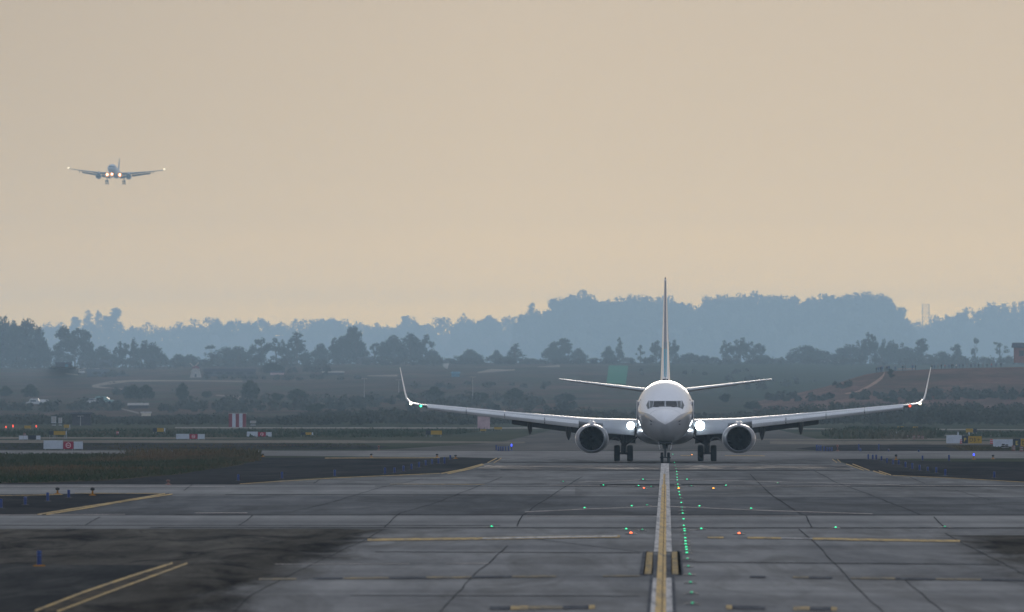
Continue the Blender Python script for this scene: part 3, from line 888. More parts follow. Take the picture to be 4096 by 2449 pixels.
WS = [(0, 8.3, 2.30, 8.6, .13, 1.5, 0), (1.9, 9.0, 2.40, 7.8, .13, 1.5, 4), (4.9, 11.1, 2.62, 5.5, .122, 1.2, 5), (7.7, 12.6, 2.88, 4.5, .115, .8, 5), (12, 14.9, 3.32, 3.2, .105, .3, 6),
      (16.55, 17.3, 3.78, 1.85, .10, 0, 7), (16.95, 17.55, 3.85, 1.75, .10, 0, 18), (17.22, 17.85, 3.98, 1.62, .095, 0, 40), (17.42, 18.2, 4.24, 1.45, .09, 0, 64), (17.53, 18.6, 4.62, 1.25, .09, 0, 77), (17.90, 20.2, 6.32, .62, .08, 0, 79)]
for sg in (-1, 1):
    wing = lifting(WS[:6], sg).build('wing', M['wing_grey'], jet, smooth=True)
    lifting(WS[5:], sg).build('winglet', M['paint'], wing, smooth=True)
    # leading-edge slats, four panels outboard of the engine
    edges = [5.75, 8.05, 10.75, 13.35, 16.0]
    for a, b in zip(edges[:-1], edges[1:]):
        rs = []
        for x in np.linspace(a + .025, b - .025, 4):
            _, y, z, c, t, tw, ct = wing_at(WS, x)
            ch = .13 * c + .22
            prof = [(0.98, .32), (.72, .25), (.40, .115), (.14, .0), (.0, -.16), (.02, -.32), (.12, -.45), (.22, -.47), (.30, -.40), (.5, -.08), (.75, .12)]
            rs.append([(sg * x, y - .30 * ch + u * ch, z - .03 * ch + v * ch * .98) for u, v in prof])
        MB().rings(rs).build('slat', M['slat_metal'], wing, smooth=True)
    # inboard leading-edge flap between engine and body
    rs = []
    for x in (2.05, 3.1, 4.15):
        _, y, z, c, t, tw, ct = wing_at(WS, x)
        rs.append([(sg * x, y + .05, z + .12), (sg * x, y - .22, z - .10), (sg * x, y - .36, z - .36), (sg * x, y - .34, z - .62), (sg * x, y - .26, z - .66), (sg * x, y - .22, z - .36), (sg * x, y - .05, z - .10), (sg * x, y + .12, z + .05)])
    MB().rings(rs).build('leading_edge_flap', M['wing_grey'], wing, smooth=True)
    # trailing-edge flaps
    for x0, x1, drop, ch in ((2.0, 4.35, .55, 1.35), (5.4, 10.3, .40, 1.05)):
        secs = []
        for x in np.linspace(x0, x1, 4):
            _, y, z, c, t, tw, ct = wing_at(WS, x)
            cc = ch * (c / wing_at(WS, (x0 + x1) / 2)[3]) ** .6
            te = z - c * math.sin(R(tw)) - .16
            secs.append((x, y + c * .93 - .1, te, cc, .15, 30 if x0 > 4 else 36, 0))
        lifting(secs, sg).build('flap', M['under'], wing, smooth=True)  # shade of the downward-facing flaps is put into their colour
    # wing skin keeps one grey; the separate fairings share the flaps' dark tone
    for x, zl, w in ((6.5, 1.22, .20), (9.1, 1.60, .175), (3.0, 1.35, .18)):
        if x < 4: continue
        _, y, z, c, t, tw, ct = wing_at(WS, x)
        rs = []
        for q in np.linspace(0, 1, 10):
            hw = w * math.sin(math.pi * (.04 + .93 * q)) ** .7
            zc = (z - .25) + ((zl + .25) - (z - .25)) * q ** 1.5
            hh = .34 * math.sin(math.pi * (.06 + .9 * q)) ** .8
            rs.append([(sg * x + hw * math.cos(k), y + c * .42 + (c * .75 + .9) * q, zc + hh * math.sin(k) * (1.15 if math.sin(k) < 0 else .8)) for k in [2 * math.pi * j / 12 for j in range(12)]])
        MB().rings(rs).build('flap_fairing', M['under'], wing, smooth=True)
    lamp('strobe_light', wing, (sg * 17.10, 17.30, 3.88), .085, M['lamp_strobe'])
    lamp('navigation_light', wing, (sg * 16.42, 17.05, 3.72), .075, M['lamp_red'] if sg > 0 else M['lamp_green'])
    lamp('landing_light', wing, (sg * 2.30, 8.45, 2.42), .25 if sg < 0 else .31, M['lamp_white'], bezel=M['wing_grey'])
    lamp('turnoff_light', wing, (sg * 1.86, 8.3, 2.52), .055, M['lamp_cyan'], sz=2.0)
    # engine
    e = engine(jet, sg * 4.88, 7.0, 1.56, 1.135, 4.4, zs=.87, n_blades=24)
    pylon(e, sg * 4.88, 7.7, 13.5, 2.35, 2.70, .5)
    MB().add([(sg * 3.98, 8.2, 2.08), (sg * 3.80, 8.55, 2.24), (sg * 3.78, 9.0, 2.25), (sg * 3.97, 9.1, 2.06), (sg * 3.99, 8.2, 2.05), (sg * 3.82, 8.55, 2.20), (sg * 3.80, 9.0, 2.21), (sg * 3.98, 9.1, 2.03)],
             [(0, 1, 2, 3), (7, 6, 5, 4), (0, 4, 5, 1), (1, 5, 6, 2), (2, 6, 7, 3), (3, 7, 4, 0)]).build('strake', M['paint'], e)
    # main gear
    gb = MB()
    gb.tube((sg * 2.80, 15.6, 2.2), (sg * 2.80, 15.6, 1.25), .19, .17).tube((sg * 2.80, 15.6, 1.3), (sg * 2.80, 15.6, .50), .125, .125)
    gb.tube((sg * 2.30, 15.6, .56), (sg * 3.30, 15.6, .56), .085).tube((sg * 2.80, 15.3, 1.4), (sg * 2.80, 14.9, 2.3), .07)
    gb.tube((sg * 2.80, 15.6, 1.05), (sg * 1.7, 15.5, 1.75), .065).tube((sg * 2.72, 15.35, .55), (sg * 2.72, 15.2, .95), .045).tube((sg * 2.72, 15.2, .95), (sg * 2.72, 15.45, 1.3), .045)
    gb.box((sg * 2.80, 15.45, .82), (.30, .14, .5)).box((sg * 2.80, 15.5, 1.30), (.42, .2, .16)).tube((sg * 2.62, 15.4, .45), (sg * 2.62, 15.4, 1.6), .025).tube((sg * 2.96, 15.4, .5), (sg * 2.96, 15.4, 1.5), .022)
    gear = gb.build('main_gear', M['strut'], jet, smooth=True)
    for dx in (-.435, .435): wheel_set(gear, sg * 2.80 + dx, 15.6, .555, .41, .27)
    dp = [(sg * 3.02, 15.4, 1.38), (sg * 3.12, 15.45, 1.52), (sg * 3.25, 15.5, 1.60), (sg * 3.42, 15.55, 1.60), (sg * 3.58, 15.6, 1.53), (sg * 3.70, 15.6, 1.40)]
    MB().path(dp, .055, 8).build('gear_door', M['lip_metal'], jet, smooth=True)
    # tailplane
    TS = [(0, 29.6, 4.62, 4.0, .09, -1, 7), (1.0, 30.2, 4.72, 3.5, .09, -1, 7), (7.2, 33.6, 5.52, 1.25, .085, -1, 7), (7.3, 33.75, 5.535, 1.0, .05, -1, 7)]
    lifting(TS, sg).build('tailplane', M['wing_grey'], jet, smooth=True)

# fin: section tapering upward, with dorsal fillet
def fin_surface(secs):
    rs = []
    for z, y, c, t in secs:
        rs.append([(v * t, y + u * c, z) for u, v in FOIL])
    return MB().rings(rs)
FS = [(5.0, 25.8, 9.8, .72), (5.5, 27.2, 8.3, .66), (6.3, 28.1, 7.0, .58), (8.4, 29.9, 5.2, .42), (10.4, 31.6, 3.6, .28), (12.35, 33.3, 2.05, .16), (12.5, 33.6, 1.6, .10)]
fin = fin_surface(FS).build('fin', M['paint'], jet, smooth=True)
def fin_le(z, dy, half):
    for a, b in zip(FS[:-1], FS[1:]):
        if a[0] <= z <= b[0]:
            t = (z - a[0]) / (b[0] - a[0])
            y, c, th = [p + (q - p) * t for p, q in zip(a[1:], b[1:])]
            u = max(0.0005, dy / c)
            v = 5 * (.2969 * math.sqrt(u) - .126 * u - .3516 * u * u + .2843 * u ** 3 - .1015 * u ** 4)
            return y + dy, v * th
def fin_band(name, z0, z1, d0, d1, m, sides=(-1, 1), off=.006):
    for sg in sides:
        b = MB(); k, w = 14, 5
        for i in range(k + 1):
            z = z0 + (z1 - z0) * i / k
            for j in range(w + 1):
                dd = d0(z) + (d1(z) - d0(z)) * j / w
                y, hx = fin_le(z, dd, 0)
                b.v.append((sg * (hx + off), y - off * .6, z))
        b.f = [(i * (w + 1) + j, i * (w + 1) + j + 1, (i + 1) * (w + 1) + j + 1, (i + 1) * (w + 1) + j) for i in range(k) for j in range(w)]
        b.build(name, m, fin, smooth=True)
fin_band('leading_edge', 7.6, 12.3, lambda z: 0.0, lambda z: .08, M['fin_edge'])
fin_band('teal_flash', 5.7, 8.1, lambda z: 0.0, lambda z: .05 + .04 * (z - 5.7), M['teal'])
fin_band('rose_flash', 8.2, 11.2, lambda z: .9, lambda z: 2.2 - .25 * (z - 8.2), M['rose'], (1,))
MB().box((0, 33.5, 12.48), (.07, .5, .08)).build('fin_cap', M['under'], fin)

# nose gear
nb = MB()
nb.tube((0, 0, 1.5), (0, 0, .95), .15, .12).tube((0, 0, 1.0), (0, 0, .36), .075).tube((-.36, 0, .35), (.36, 0, .35), .05).tube((0, -.1, 1.05), (0, -.7, 1.5), .05)
nb.box((0, -.12, 1.02), (.34, .1, .16)).box((0, -.1, .72), (.12, .12, .34)).tube((-.12, -.12, .9), (-.2, -.1, 1.35), .03).tube((.12, -.12, .9), (.2, -.1, 1.35), .03)
ng = nb.build('nose_gear', M['strut'], jet, smooth=True)
for dx in (-.215, .215): wheel_set(ng, dx, 0, .345, .20, .17)
MB().rings([[(-.44, -1.6, 1.42), (.44, -1.6, 1.42), (.44, .7, 1.42), (-.44, .7, 1.42)], [(-.40, -1.6, 1.30), (.40, -1.6, 1.30), (.36, .7, 1.22), (-.36, .7, 1.22)]]).build('wheel_bay', M['under'], jet)
for sg in (-1, 1):
    MB().add([(sg * .46, -1.5, 1.34), (sg * .46, .8, 1.34), (sg * .38, .8, .86), (sg * .36, -1.3, .88), (sg * .43, -1.5, 1.34), (sg * .43, .8, 1.34), (sg * .355, .8, .86), (sg * .335, -1.3, .88)],
             [(0, 1, 2, 3), (7, 6, 5, 4), (0, 4, 5, 1), (1, 5, 6, 2), (2, 6, 7, 3), (3, 7, 4, 0)]).build('nose_gear_door', M['paint'], jet)

M['far_paint'] = mat('matte_white_paint', (.62, .64, .67), .75, var=.05, spec=.1)
M['far_wing'] = mat('matte_wing_paint', (.30, .32, .35), .75, var=.05, spec=.1)
# ------------------------------------------------------------------ the wide-body on final approach
D2 = 7055.0
far = empty('airliner', (gx(447, D2), D2, pz(673, D2)), 'distant blue-grey wide-body jet on approach in the open sky with wheels down and lights blazing', 'airliner')
far.rotation_mode = 'XYZ'
far.rotation_euler = Euler((R(-4.6), R(1.0), R(-3.0)))
# origin near the middle of the nose
S2 = [(0, .05, .15, -.15, 0), (.1, .35, .42, -.5, -.02), (.4, .85, .85, -1.0, -.05), (1.2, 1.5, 1.45, -1.65, -.08), (2.4, 2.1, 2.1, -2.2, -.05), (4, 2.55, 2.6, -2.6, 0), (6.5, 2.8, 2.8, -2.8, 0), (40, 2.82, 2.82, -2.82, 0),
      (47, 2.5, 2.75, -1.8, .3), (53, 1.6, 2.55, -.1, 1.1), (57.5, .6, 2.2, 1.2, 1.7), (58.5, .2, 2.0, 1.6, 1.8)]
b2 = fuselage(S2, -4, 40, 60).build('fuselage', M['far_paint'], far, smooth=True)
BV2 = BVHTree.FromPolygons([v.co for v in b2.data.vertices], [p.vertices for p in b2.data.polygons])
for sg in (-1, 1):
    patch(BV2, [(sg * .05, .35), (sg * 1.75, .05), (sg * 1.85, .95), (sg * .05, 1.15)], .05).build('windscreen', M['cockpit'], far)
W2 = [(0, 13.5, -1.7, 12.5, .14, 3, 0), (2.8, 15.2, -1.5, 10.8, .14, 3, 4), (9.4, 20.0, -.75, 7.6, .12, 2, 6), (20, 27.2, .95, 4.8, .11, 1, 8), (29, 33.2, 2.55, 2.6, .10, 0, 10), (30.0, 34.3, 3.25, 1.7, .09, 0, 45), (30.4, 35.2, 4.2, .9, .08, 0, 65)]
for sg in (-1, 1):
    w = lifting(W2, sg).build('wing', M['far_wing'], far, smooth=True)
    for x0, x1 in ((3.0, 8.6), (10.2, 21.5)):
        secs = []
        for x in np.linspace(x0, x1, 4):
            _, y, z, c, t, tw, ct = wing_at(W2, x)
            secs.append((x, y + c * .93, z - c * math.sin(R(tw)) - .35, c * .22 + .5, .14, 32, 0))
        lifting(secs, sg).build('flap', M['under'], w, smooth=True)
    for x in (13.0, 18.0, 23.0):
        _, y, z, c, t, tw, ct = wing_at(W2, x)
        MB().ball((sg * x, y + c * .95, z - .75), 1.0, 10, 6, (.32, 2.4, .5)).build('flap_fairing', M['under'], w, smooth=True)
    e = engine(far, sg * 9.37, 12.0, -3.7, 1.85, 5.8, zs=.97, n_blades=16, skin=M['far_wing'])
    MB().box((sg * 9.37, 17.2, -1.6), (.5, 7.5, 1.9)).build('pylon', M['far_paint'], e)
    lamp('wingtip_light', w, (sg * 30.0, 33.5, 3.2), .38, M['lamp_strobe'], sx=.7)
    lamp('landing_light', w, (sg * 3.9, 13.6, -2.7), .60, M['lamp_warm'], sx=.9, bezel=M['warm_bowl'])
    lamp('lamp_bowl', w, (sg * 3.9, 13.66, -2.7), 1.3, M['warm_bowl'], sx=.9)  # glowing disc added for the lamp's orange flare
    gb = MB().tube((sg * 5.3, 28.5, -1.6), (sg * 5.3, 28.2, -6.0), .32, .26).tube((sg * 5.3, 28.4, -3.6), (sg * 3.2, 28.4, -2.0), .16).tube((sg * 5.3, 27.0, -5.3), (sg * 5.3, 29.6, -6.6), .22)
    for yy, zz in ((27.0, -5.4), (29.5, -6.6)): gb.tube((sg * 5.3 - .9, yy, zz), (sg * 5.3 + .9, yy, zz), .16)
    gear = gb.build('main_gear', M['strut'], far)
    for yy, zz in ((27.0, -5.4), (29.5, -6.6)):
        for dx in (-.72, .72):
            MB().lathe([(.35, -.25), (.66, -.25), (.70, 0), (.66, .25), (.35, .25)], (sg * 5.3 + dx, yy, zz), 'X', 16, cap=True).build('tyre', M['tyre'], gear, smooth=True)
    T2 = [(0, 47.5, 1.6, 6.5, .09, 0, 6), (9.7, 53.5, 2.55, 2.2, .09, 0, 6)]
    lifting(T2, sg).build('tailplane', M['far_wing'], far, smooth=True)
fin_surface([(2.2, 43.5, 9.0, .9), (4.0, 45.5, 7.8, .8), (8.0, 49.0, 5.4, .58), (11.6, 52.2, 3.2, .36)]).build('fin', M['far_wing'], far, smooth=True)
gb = MB().tube((0, 2.8, -2.6), (0, 2.6, -5.3), .2).tube((-.5, 2.6, -5.3), (.5, 2.6, -5.3), .12)
gear = gb.build('nose_gear', M['strut'], far)
for dx in (-.38, .38): MB().lathe([(.2, -.18), (.5, -.18), (.53, 0), (.5, .18), (.2, .18)], (dx, 2.6, -5.3), 'X', 16, cap=True).build('tyre', M['tyre'], gear, smooth=True)
lamp('taxi_light', far, (0, 2.2, -3.5), .58, M['lamp_warm'], sx=.9, bezel=M['warm_bowl'])
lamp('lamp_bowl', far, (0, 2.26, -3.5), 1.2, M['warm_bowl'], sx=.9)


# ================================================================== hills and woods
def interp(pts, x): return float(np.interp(x, [p[0] for p in pts], [p[1] for p in pts]))
rnd = np.random.RandomState(5)


def fan_grid(name, pxs, Ys, zf, m):
    vs, fs = [], []
    for Y in Ys:
        for px in pxs: vs.append((gx(px, Y), Y, zf(px, Y)))
    n = len(pxs)
    for j in range(len(Ys) - 1):
        for i in range(n - 1): fs.append((j*n+i, j*n+i+1, (j+1)*n+i+1, (j+1)*n+i))
    b = MB(); b.v, b.f = vs, fs
    o = b.build(name, m, smooth=False, fix=False)
    for p in o.data.polygons: p.use_smooth = True
    return struct(o)


def sm(t):
    t = min(1, max(0, t)); return t * t * (3 - 2 * t)
def bump(x, y): return math.sin(x * .061 + 1.3) * math.sin(y * .013 + .4) * .5 + math.sin(x * .153 + y * .021) * .3 + math.sin(x * .031 - y * .009 + 2) * .4

M['hillside'] = ground_mat('hillside_earth', (.036, .036, .027), (.135, .084, .066), blot=(.022, .0045, .05), streak=(.09, .012, .2), fine=(.5, .08, 1), stain=(.05, .07, .04), stain_amt=.8)
def green_right(m):
    n, l = m.node_tree.nodes, m.node_tree.links
    d = [q_ for q_ in n if q_.type == 'BSDF_DIFFUSE'][0]
    old = d.inputs['Color'].links[0].from_socket
    g_ = n.new('ShaderNodeNewGeometry'); sp = n.new('ShaderNodeSeparateXYZ'); l.new(g_.outputs['Position'], sp.inputs[0])
    w = n.new('ShaderNodeMath'); w.operation = 'MULTIPLY_ADD'; w.inputs[1].default_value = 60.0
    l.new(mapped_noise(n, l, (.03, .004, 1), 1.0, 4, .6, 'pos', .8), w.inputs[0]); l.new(sp.outputs['X'], w.inputs[2])
    r = n.new('ShaderNodeMapRange'); r.inputs[1].default_value = 60; r.inputs[2].default_value = 110; r.inputs[4].default_value = .85
    l.new(w.outputs[0], r.inputs[0])
    l.new(mixc(n, l, old, (.046, .060, .040), r.outputs[0]), d.inputs['Color'])
green_right(M['hillside'])
M['redhill'] = ground_mat('red_earth', (.075, .052, .044), (.23, .128, .10), blot=(.03, .006, .06), streak=(.12, .015, .3), fine=(.6, .1, 1), stain=(.06, .06, .045), stain_amt=.7)
M['track'] = ground_mat('dirt_track', (.20, .17, .145), (.32, .27, .23), blot=(.1, .03, .2))
CREST = [(-1600, 1478), (0, 1471), (300, 1472), (600, 1468), (900, 1462), (1200, 1460), (1500, 1453), (1800, 1452), (2200, 1450), (2600, 1452), (3000, 1450), (3300, 1452), (3600, 1457), (4096, 1455), (5700, 1450)]
YC = 6200.0
def hill_z(px, Y):
    zc = pz(interp(CREST, px), YC)
    x = gx(px, Y)
    if Y <= YC:
        t = (Y - 2300) / (YC - 2300)
        return -.3 + (zc + .3) * (sm(t) * .55 + max(0, t) * .45) + (bump(x, Y) * .55 * sm(t * 4) * sm((YC - Y) / 400))
    return zc * (1 - sm((Y - YC - 100) / 2500)) - .3 * sm((Y - YC - 100) / 2500)
PXS = list(range(-1600, 5701, 60))
hillside = fan_grid('hillside', PXS, list(np.linspace(2300, YC, 60)) + [YC + d_ for d_ in (100, 600, 1200, 2000, 2700)], hill_z, M['hillside'])
SPUR = [(2860, 1650), (3000, 1612), (3150, 1581), (3300, 1548), (3400, 1517), (3470, 1496), (3540, 1487), (3620, 1483), (3750, 1476), (4096, 1468), (5700, 1462)]
def spur_z(px, Y):
    zc = max(0, pz(interp(SPUR, px), 3100))
    x = gx(px, Y)
    if Y <= 3100: return -.4 + (zc + .4) * sm((Y - 2450) / 650) ** .85 + bump(x, Y) * .3 * sm((Y - 2450) / 200) * sm((3100 - Y) / 200)
    return (zc + .4) * (1 - sm((Y - 3450) / 450)) - .4
spur = fan_grid('hill', [p for p in range(2860, 5701, 40)], list(np.linspace(2450, 3100, 40)) + [3200, 3450, 3600, 3750, 3900], spur_z, M['redhill'])


def bvh_of(o): return BVHTree.FromPolygons([v.co for v in o.data.vertices], [p.vertices for p in o.data.polygons])
TB = [bvh_of(hillside), bvh_of(spur)]
EYE = Vector((0, 0, H))
def hit(px, py, which=None):
    d = Vector(((px - CX) / F, 1, (HY - py) / F)).normalized()
    best = None
    for i, b in enumerate(TB):
        if which is not None and i != which: continue
        h = b.ray_cast(EYE, d)
        if h[0] and (best is None or h[3] < best[1]): best = (h[0], h[3])
    if best: return best[0]
    if d.z < -1e-5:
        t = -H / d.z
        return EYE + d * t
    return EYE + d * 4000


def ribbon(name, pts, th, m, which=None, lift=.12):
    """a track lying on the slope; widths in pixel rows"""
    b = MB(); c = []
    pp = []
    for a, q in zip(pts[:-1], pts[1:]):
        for k in range(5): pp.append((a[0] + (q[0]-a[0]) * k / 5, a[1] + (q[1]-a[1]) * k / 5, (a[2] if len(a) > 2 else th) + ((q[2] if len(q) > 2 else th) - (a[2] if len(a) > 2 else th)) * k / 5))
    pp.append((pts[-1][0], pts[-1][1], pts[-1][2] if len(pts[-1]) > 2 else th))
    for x, y, w in pp:
        b.v.append(tuple(hit(x, y - w / 2, which) + Vector((0, 0, lift)))); b.v.append(tuple(hit(x + .01, y + w / 2, which) + Vector((0, 0, lift))))
    b.f = [(2*i, 2*i+1, 2*i+3, 2*i+2) for i in range(len(pp) - 1)]
    return struct(b.build(name, m))

ribbon('dirt_track', [(368, 1546, 9), (440, 1533, 13), (520, 1525, 8), (700, 1524, 5), (970, 1527, 4)], 6, M['track'], 0)
ribbon('dirt_track', [(372, 1548, 8), (430, 1554, 6), (495, 1559, 3)], 6, M['track'], 0)
ribbon('dirt_track', [(865, 1583, 4), (985, 1592, 10), (890, 1614, 8)], 6, M['track'], 0)
ribbon('dirt_track', [(480, 1636, 3), (555, 1655, 7)], 5, M['track'], 0)
ribbon('dirt_track', [(262, 1496, 3), (312, 1501, 5)], 5, M['track'], 0)
ribbon('dirt_track', [(200, 1470, 3), (290, 1470, 6), (320, 1478, 6)], 5, M['track'], 0)
ribbon('dirt_track', [(330, 1475, 4), (400, 1475, 4)], 4, M['track'], 0)
ribbon('dirt_track', [(1200, 1625, 4), (1300, 1618, 12), (1440, 1592, 8)], 5, M['track'], 0)
ribbon('dirt_track', [(1910, 1492, 4), (1960, 1484, 14), (2060, 1481, 4)], 5, M['track'], 0)
ribbon('dirt_track', [(1290, 1487, 3), (1370, 1487, 4)], 4, M['track'], 0)
ribbon('dirt_track', [(1470, 1505, 3), (1590, 1504, 7)], 4, M['track'], 0)
ribbon('dirt_track', [(2150, 1470, 4), (2240, 1468, 14)], 4, M['track'], 0)
M['redtrack'] = ground_mat('red_dirt_track', (.26, .16, .125), (.42, .28, .21), blot=(.1, .03, .2))
ribbon('dirt_track', [(3540, 1491, 10), (3530, 1510, 14), (3505, 1530, 14), (3470, 1551, 11), (3425, 1571, 6), (3380, 1577, 3)], 5, M['redtrack'], 1)
ribbon('dirt_track', [(3590, 1478, 4), (3660, 1477, 5)], 4, M['redtrack'], 1)

# ------------------------------------------------------------------ leaf clouds
def leaf_cloud(cen, size, seed):
    """many small leaf faces at the given centres"""
    rs = np.random.RandomState(seed)
    n = len(cen)
    a = rs.normal(size=(n, 3)); a /= np.linalg.norm(a, axis=1)[:, None]
    b = np.cross(a, rs.normal(size=(n, 3))); b /= np.linalg.norm(b, axis=1)[:, None]
    s = (size * (0.55 + .9 * rs.rand(n)))[:, None]
    v = np.stack([cen - a * s, cen - b * s * .6, cen + a * s, cen + b * s * .6], 1).reshape(-1, 3)
    return v


def quad_mesh(name, v, m):
    n = len(v) // 4
    me = bpy.data.meshes.new(name)
    me.vertices.add(4 * n); me.vertices.foreach_set('co', v.astype(np.float32).ravel())
    me.loops.add(4 * n); me.loops.foreach_set('vertex_index', np.arange(4 * n, dtype=np.int32))
    me.polygons.add(n); me.polygons.foreach_set('loop_start', np.arange(0, 4 * n, 4, dtype=np.int32))
    me.update(calc_edges=True)
    me.materials.append(m)
    return me


def lobe_points(lobes, dens, rs):
    out = []
    for (x, y, z, rx, rz) in lobes:
        k = int(dens * (rx * rx + rz * rx) / .02)
        d = rs.normal(size=(k, 3)); d /= np.linalg.norm(d, axis=1)[:, None]
        r = rs.rand(k) ** .42
        bumps = 1 + .18 * np.sin(d[:, 0] * 7 + x * 50) * np.sin(d[:, 2] * 6 + z * 40)
        out.append(np.array([x, y, z]) + d * (r * bumps)[:, None] * np.array([rx, rx, rz]))
    return np.concatenate(out)


def foliage_mat(name, lo, hi, scale):
    m, n, l, b = new_mat(name)
    f = mapped_noise(n, l, (scale,) * 3, 1.0, 5, .7, 'obj')
    d = n.new('ShaderNodeBsdfDiffuse'); d.inputs['Roughness'].default_value = .5
    l.new(ramp_of(n, l, f, [(.32, lo), (.68, hi)]), d.inputs['Color'])
    t = n.new('ShaderNodeBsdfTranslucent')
    l.new(ramp_of(n, l, f, [(.32, lo), (.68, hi)]), t.inputs['Color'])
    mxs = n.new('ShaderNodeMixShader'); mxs.inputs[0].default_value = .2
    l.new(d.outputs[0], mxs.inputs[1]); l.new(t.outputs[0], mxs.inputs[2])
    l.new(mxs.outputs[0], [q for q in n if q.type == 'OUTPUT_MATERIAL'][0].inputs['Surface'])
    n.remove(b)
    return m
M['leaf_dark'] = foliage_mat('dark_foliage', (.013, .020, .013), (.040, .052, .030), 9)
M['leaf_mid'] = foliage_mat('mid_foliage', (.020, .030, .016), (.055, .066, .034), 9)
M['leaf_dry'] = foliage_mat('dry_foliage', (.050, .050, .026), (.105, .098, .052), 9)
M['leaf_far'] = foliage_mat('far_foliage', (.018, .028, .018), (.060, .078, .044), .02)
M['scrub'] = foliage_mat('scrub_foliage', (.042, .052, .046), (.088, .092, .074), .12)
M['bark'] = mat('bark', (.07, .055, .042), .9, var=.3, spec=0)

def tree_variant(kind, seed):
    rs = np.random.RandomState(seed)
    L = []
    if kind == 'round':
        for k in range(15):
            a = rs.rand() * 6.28; q = rs.rand() ** .5
            L.append((.34 * q * math.cos(a), .34 * q * math.sin(a), .30 + .48 * (1 - q ** 1.6) * (.55 + .45 * rs.rand()) + .06 * rs.rand(), .13 + .07 * rs.rand(), .12 + .06 * rs.rand()))
        L += [(-.2, .1, .16, .2, .14), (.22, -.1, .15, .2, .14), (0, 0, .78, .16, .14), (-.2, 0, .62, .17, .16), (.2, 0, .60, .17, .16), (-.32, .0, .36, .13, .16), (.32, 0, .34, .13, .16), (0, 0, .25, .3, .2)]
    elif kind == 'spread':
        for k in range(11):
            a = rs.rand() * 6.28; q = .25 + .75 * rs.rand()
            L.append((.40 * q * math.cos(a), .40 * q * math.sin(a), .42 + .48 * rs.rand() * (1 - .35 * q), .09 + .05 * rs.rand(), .08 + .05 * rs.rand()))
        L += [(-.2, .05, .30, .15, .12), (.18, -.05, .26, .16, .13), (0, 0, .42, .16, .12), (-.12, 0, .86, .10, .11), (.22, 0, .78, .10, .09), (-.33, 0, .60, .10, .09), (.36, .05, .55, .10, .08), (.05, 0, .55, .12, .11)]
    elif kind == 'tall':
        for k in range(14):
            z = .2 + .72 * k / 13
            w = .16 * (1 - abs(z - .5) * .9)
            a = rs.rand() * 6.28
            L.append((w * .9 * math.cos(a), w * .9 * math.sin(a), z, .09 + w * .35, .085 + .03 * rs.rand()))
        L += [(0, 0, .93, .06, .075)]
    elif kind == 'cone':
        for k in range(16):
            z = .14 + .78 * k / 15
            w = .27 * (1 - z) + .03
            for q in range(2):
                a = rs.rand() * 6.28
                L.append((w * math.cos(a) * .8, w * math.sin(a) * .8, z + .03 * rs.rand(), .05 + .12 * (1 - z), .05 + .04 * rs.rand()))
        L += [(0, 0, .95, .03, .06)]
    elif kind == 'airy':
        for k in range(9):
            a = rs.rand() * 6.28; q = .2 + .8 * rs.rand()
            L.append((.25 * q * math.cos(a), .25 * q * math.sin(a), .45 + .5 * rs.rand(), .055 + .05 * rs.rand(), .05 + .04 * rs.rand()))
        L += [(0, 0, .9, .07, .08), (.08, 0, .3, .13, .1), (-.1, 0, .2, .14, .1)]
    elif kind == 'shrub':
        for k in range(9):
            a = rs.rand() * 6.28; q = rs.rand()
            L.append((.38 * q * math.cos(a), .38 * q * math.sin(a), .24 + .5 * rs.rand() * (1 - q * .6), .17 + .08 * rs.rand(), .18 + .07 * rs.rand()))
    dens = {'airy': 1.6, 'spread': 1.8, 'shrub': 1.0}.get(kind, 1.5)
    pts = lobe_points(L, dens * 300 / len(L) * 2.6, rs)
    v = leaf_cloud(pts, .030 if kind != 'airy' else .024, seed)
    b = MB()
    top = .75 if kind != 'shrub' else .4
    b.tube((0, 0, -.08), (0, 0, top * .5), .028, .020, 7).tube((0, 0, top * .5), (.02, 0, top), .020, .006, 7)
    for (x, y, z, rx, rz) in L[::2]:
        z0 = max(.12, min(z * .6, top * .7))
        b.tube((0, 0, z0), (x * .85, y * .85, z), .012, .004, 5)
    return v, b
TV = {}
for kind in ('round', 'spread', 'tall', 'cone', 'airy', 'shrub'):
    for k in range(3):
        v, b = tree_variant(kind, 10 + k * 7 + len(kind))
        for mm in ('leaf_dark', 'leaf_mid', 'leaf_dry'):
            TV[kind, k, mm] = (quad_mesh('crown', v, M[mm]), None)
        tm = b.mesh('trunk', M['bark'])
        for mm in ('leaf_dark', 'leaf_mid', 'leaf_dry'): TV[kind, k, mm] = (TV[kind, k, mm][0], tm)
UW = {'round': .92, 'spread': .95, 'tall': .48, 'cone': .62, 'airy': .58, 'shrub': 1.05}   # unit widths
rt = random.Random(11)

def plant(px, top, base, wid, kind, Y, label, group, mm='leaf_dark', name='tree', cat='tree', z=None):
    h = (base - top) / F * Y
    w = wid / F * Y
    z = pz(base, Y) if z is None else z
    r = empty(name, (gx(px, Y), Y, z), label, cat, group)
    crown, trunk = TV[kind, rt.randrange(3), mm]
    rz = rt.uniform(0, 6.28)
    for nm, me in (('trunk', trunk), ('crown', crown)):
        o = bpy.data.objects.new(nm, me)
        COL.objects.link(o)
        o.parent = r
        o.rotation_euler = (0, 0, rz)
        s = w / UW[kind]
        o.scale = (s, s, h)
    return r

def ordinal(i):
    return ['first', 'second', 'third', 'fourth', 'fifth', 'sixth', 'seventh', 'eighth', 'ninth', 'tenth', 'eleventh', 'twelfth', 'thirteenth', 'fourteenth', 'fifteenth', 'sixteenth',
            'seventeenth', 'eighteenth', 'nineteenth', 'twentieth'][i]

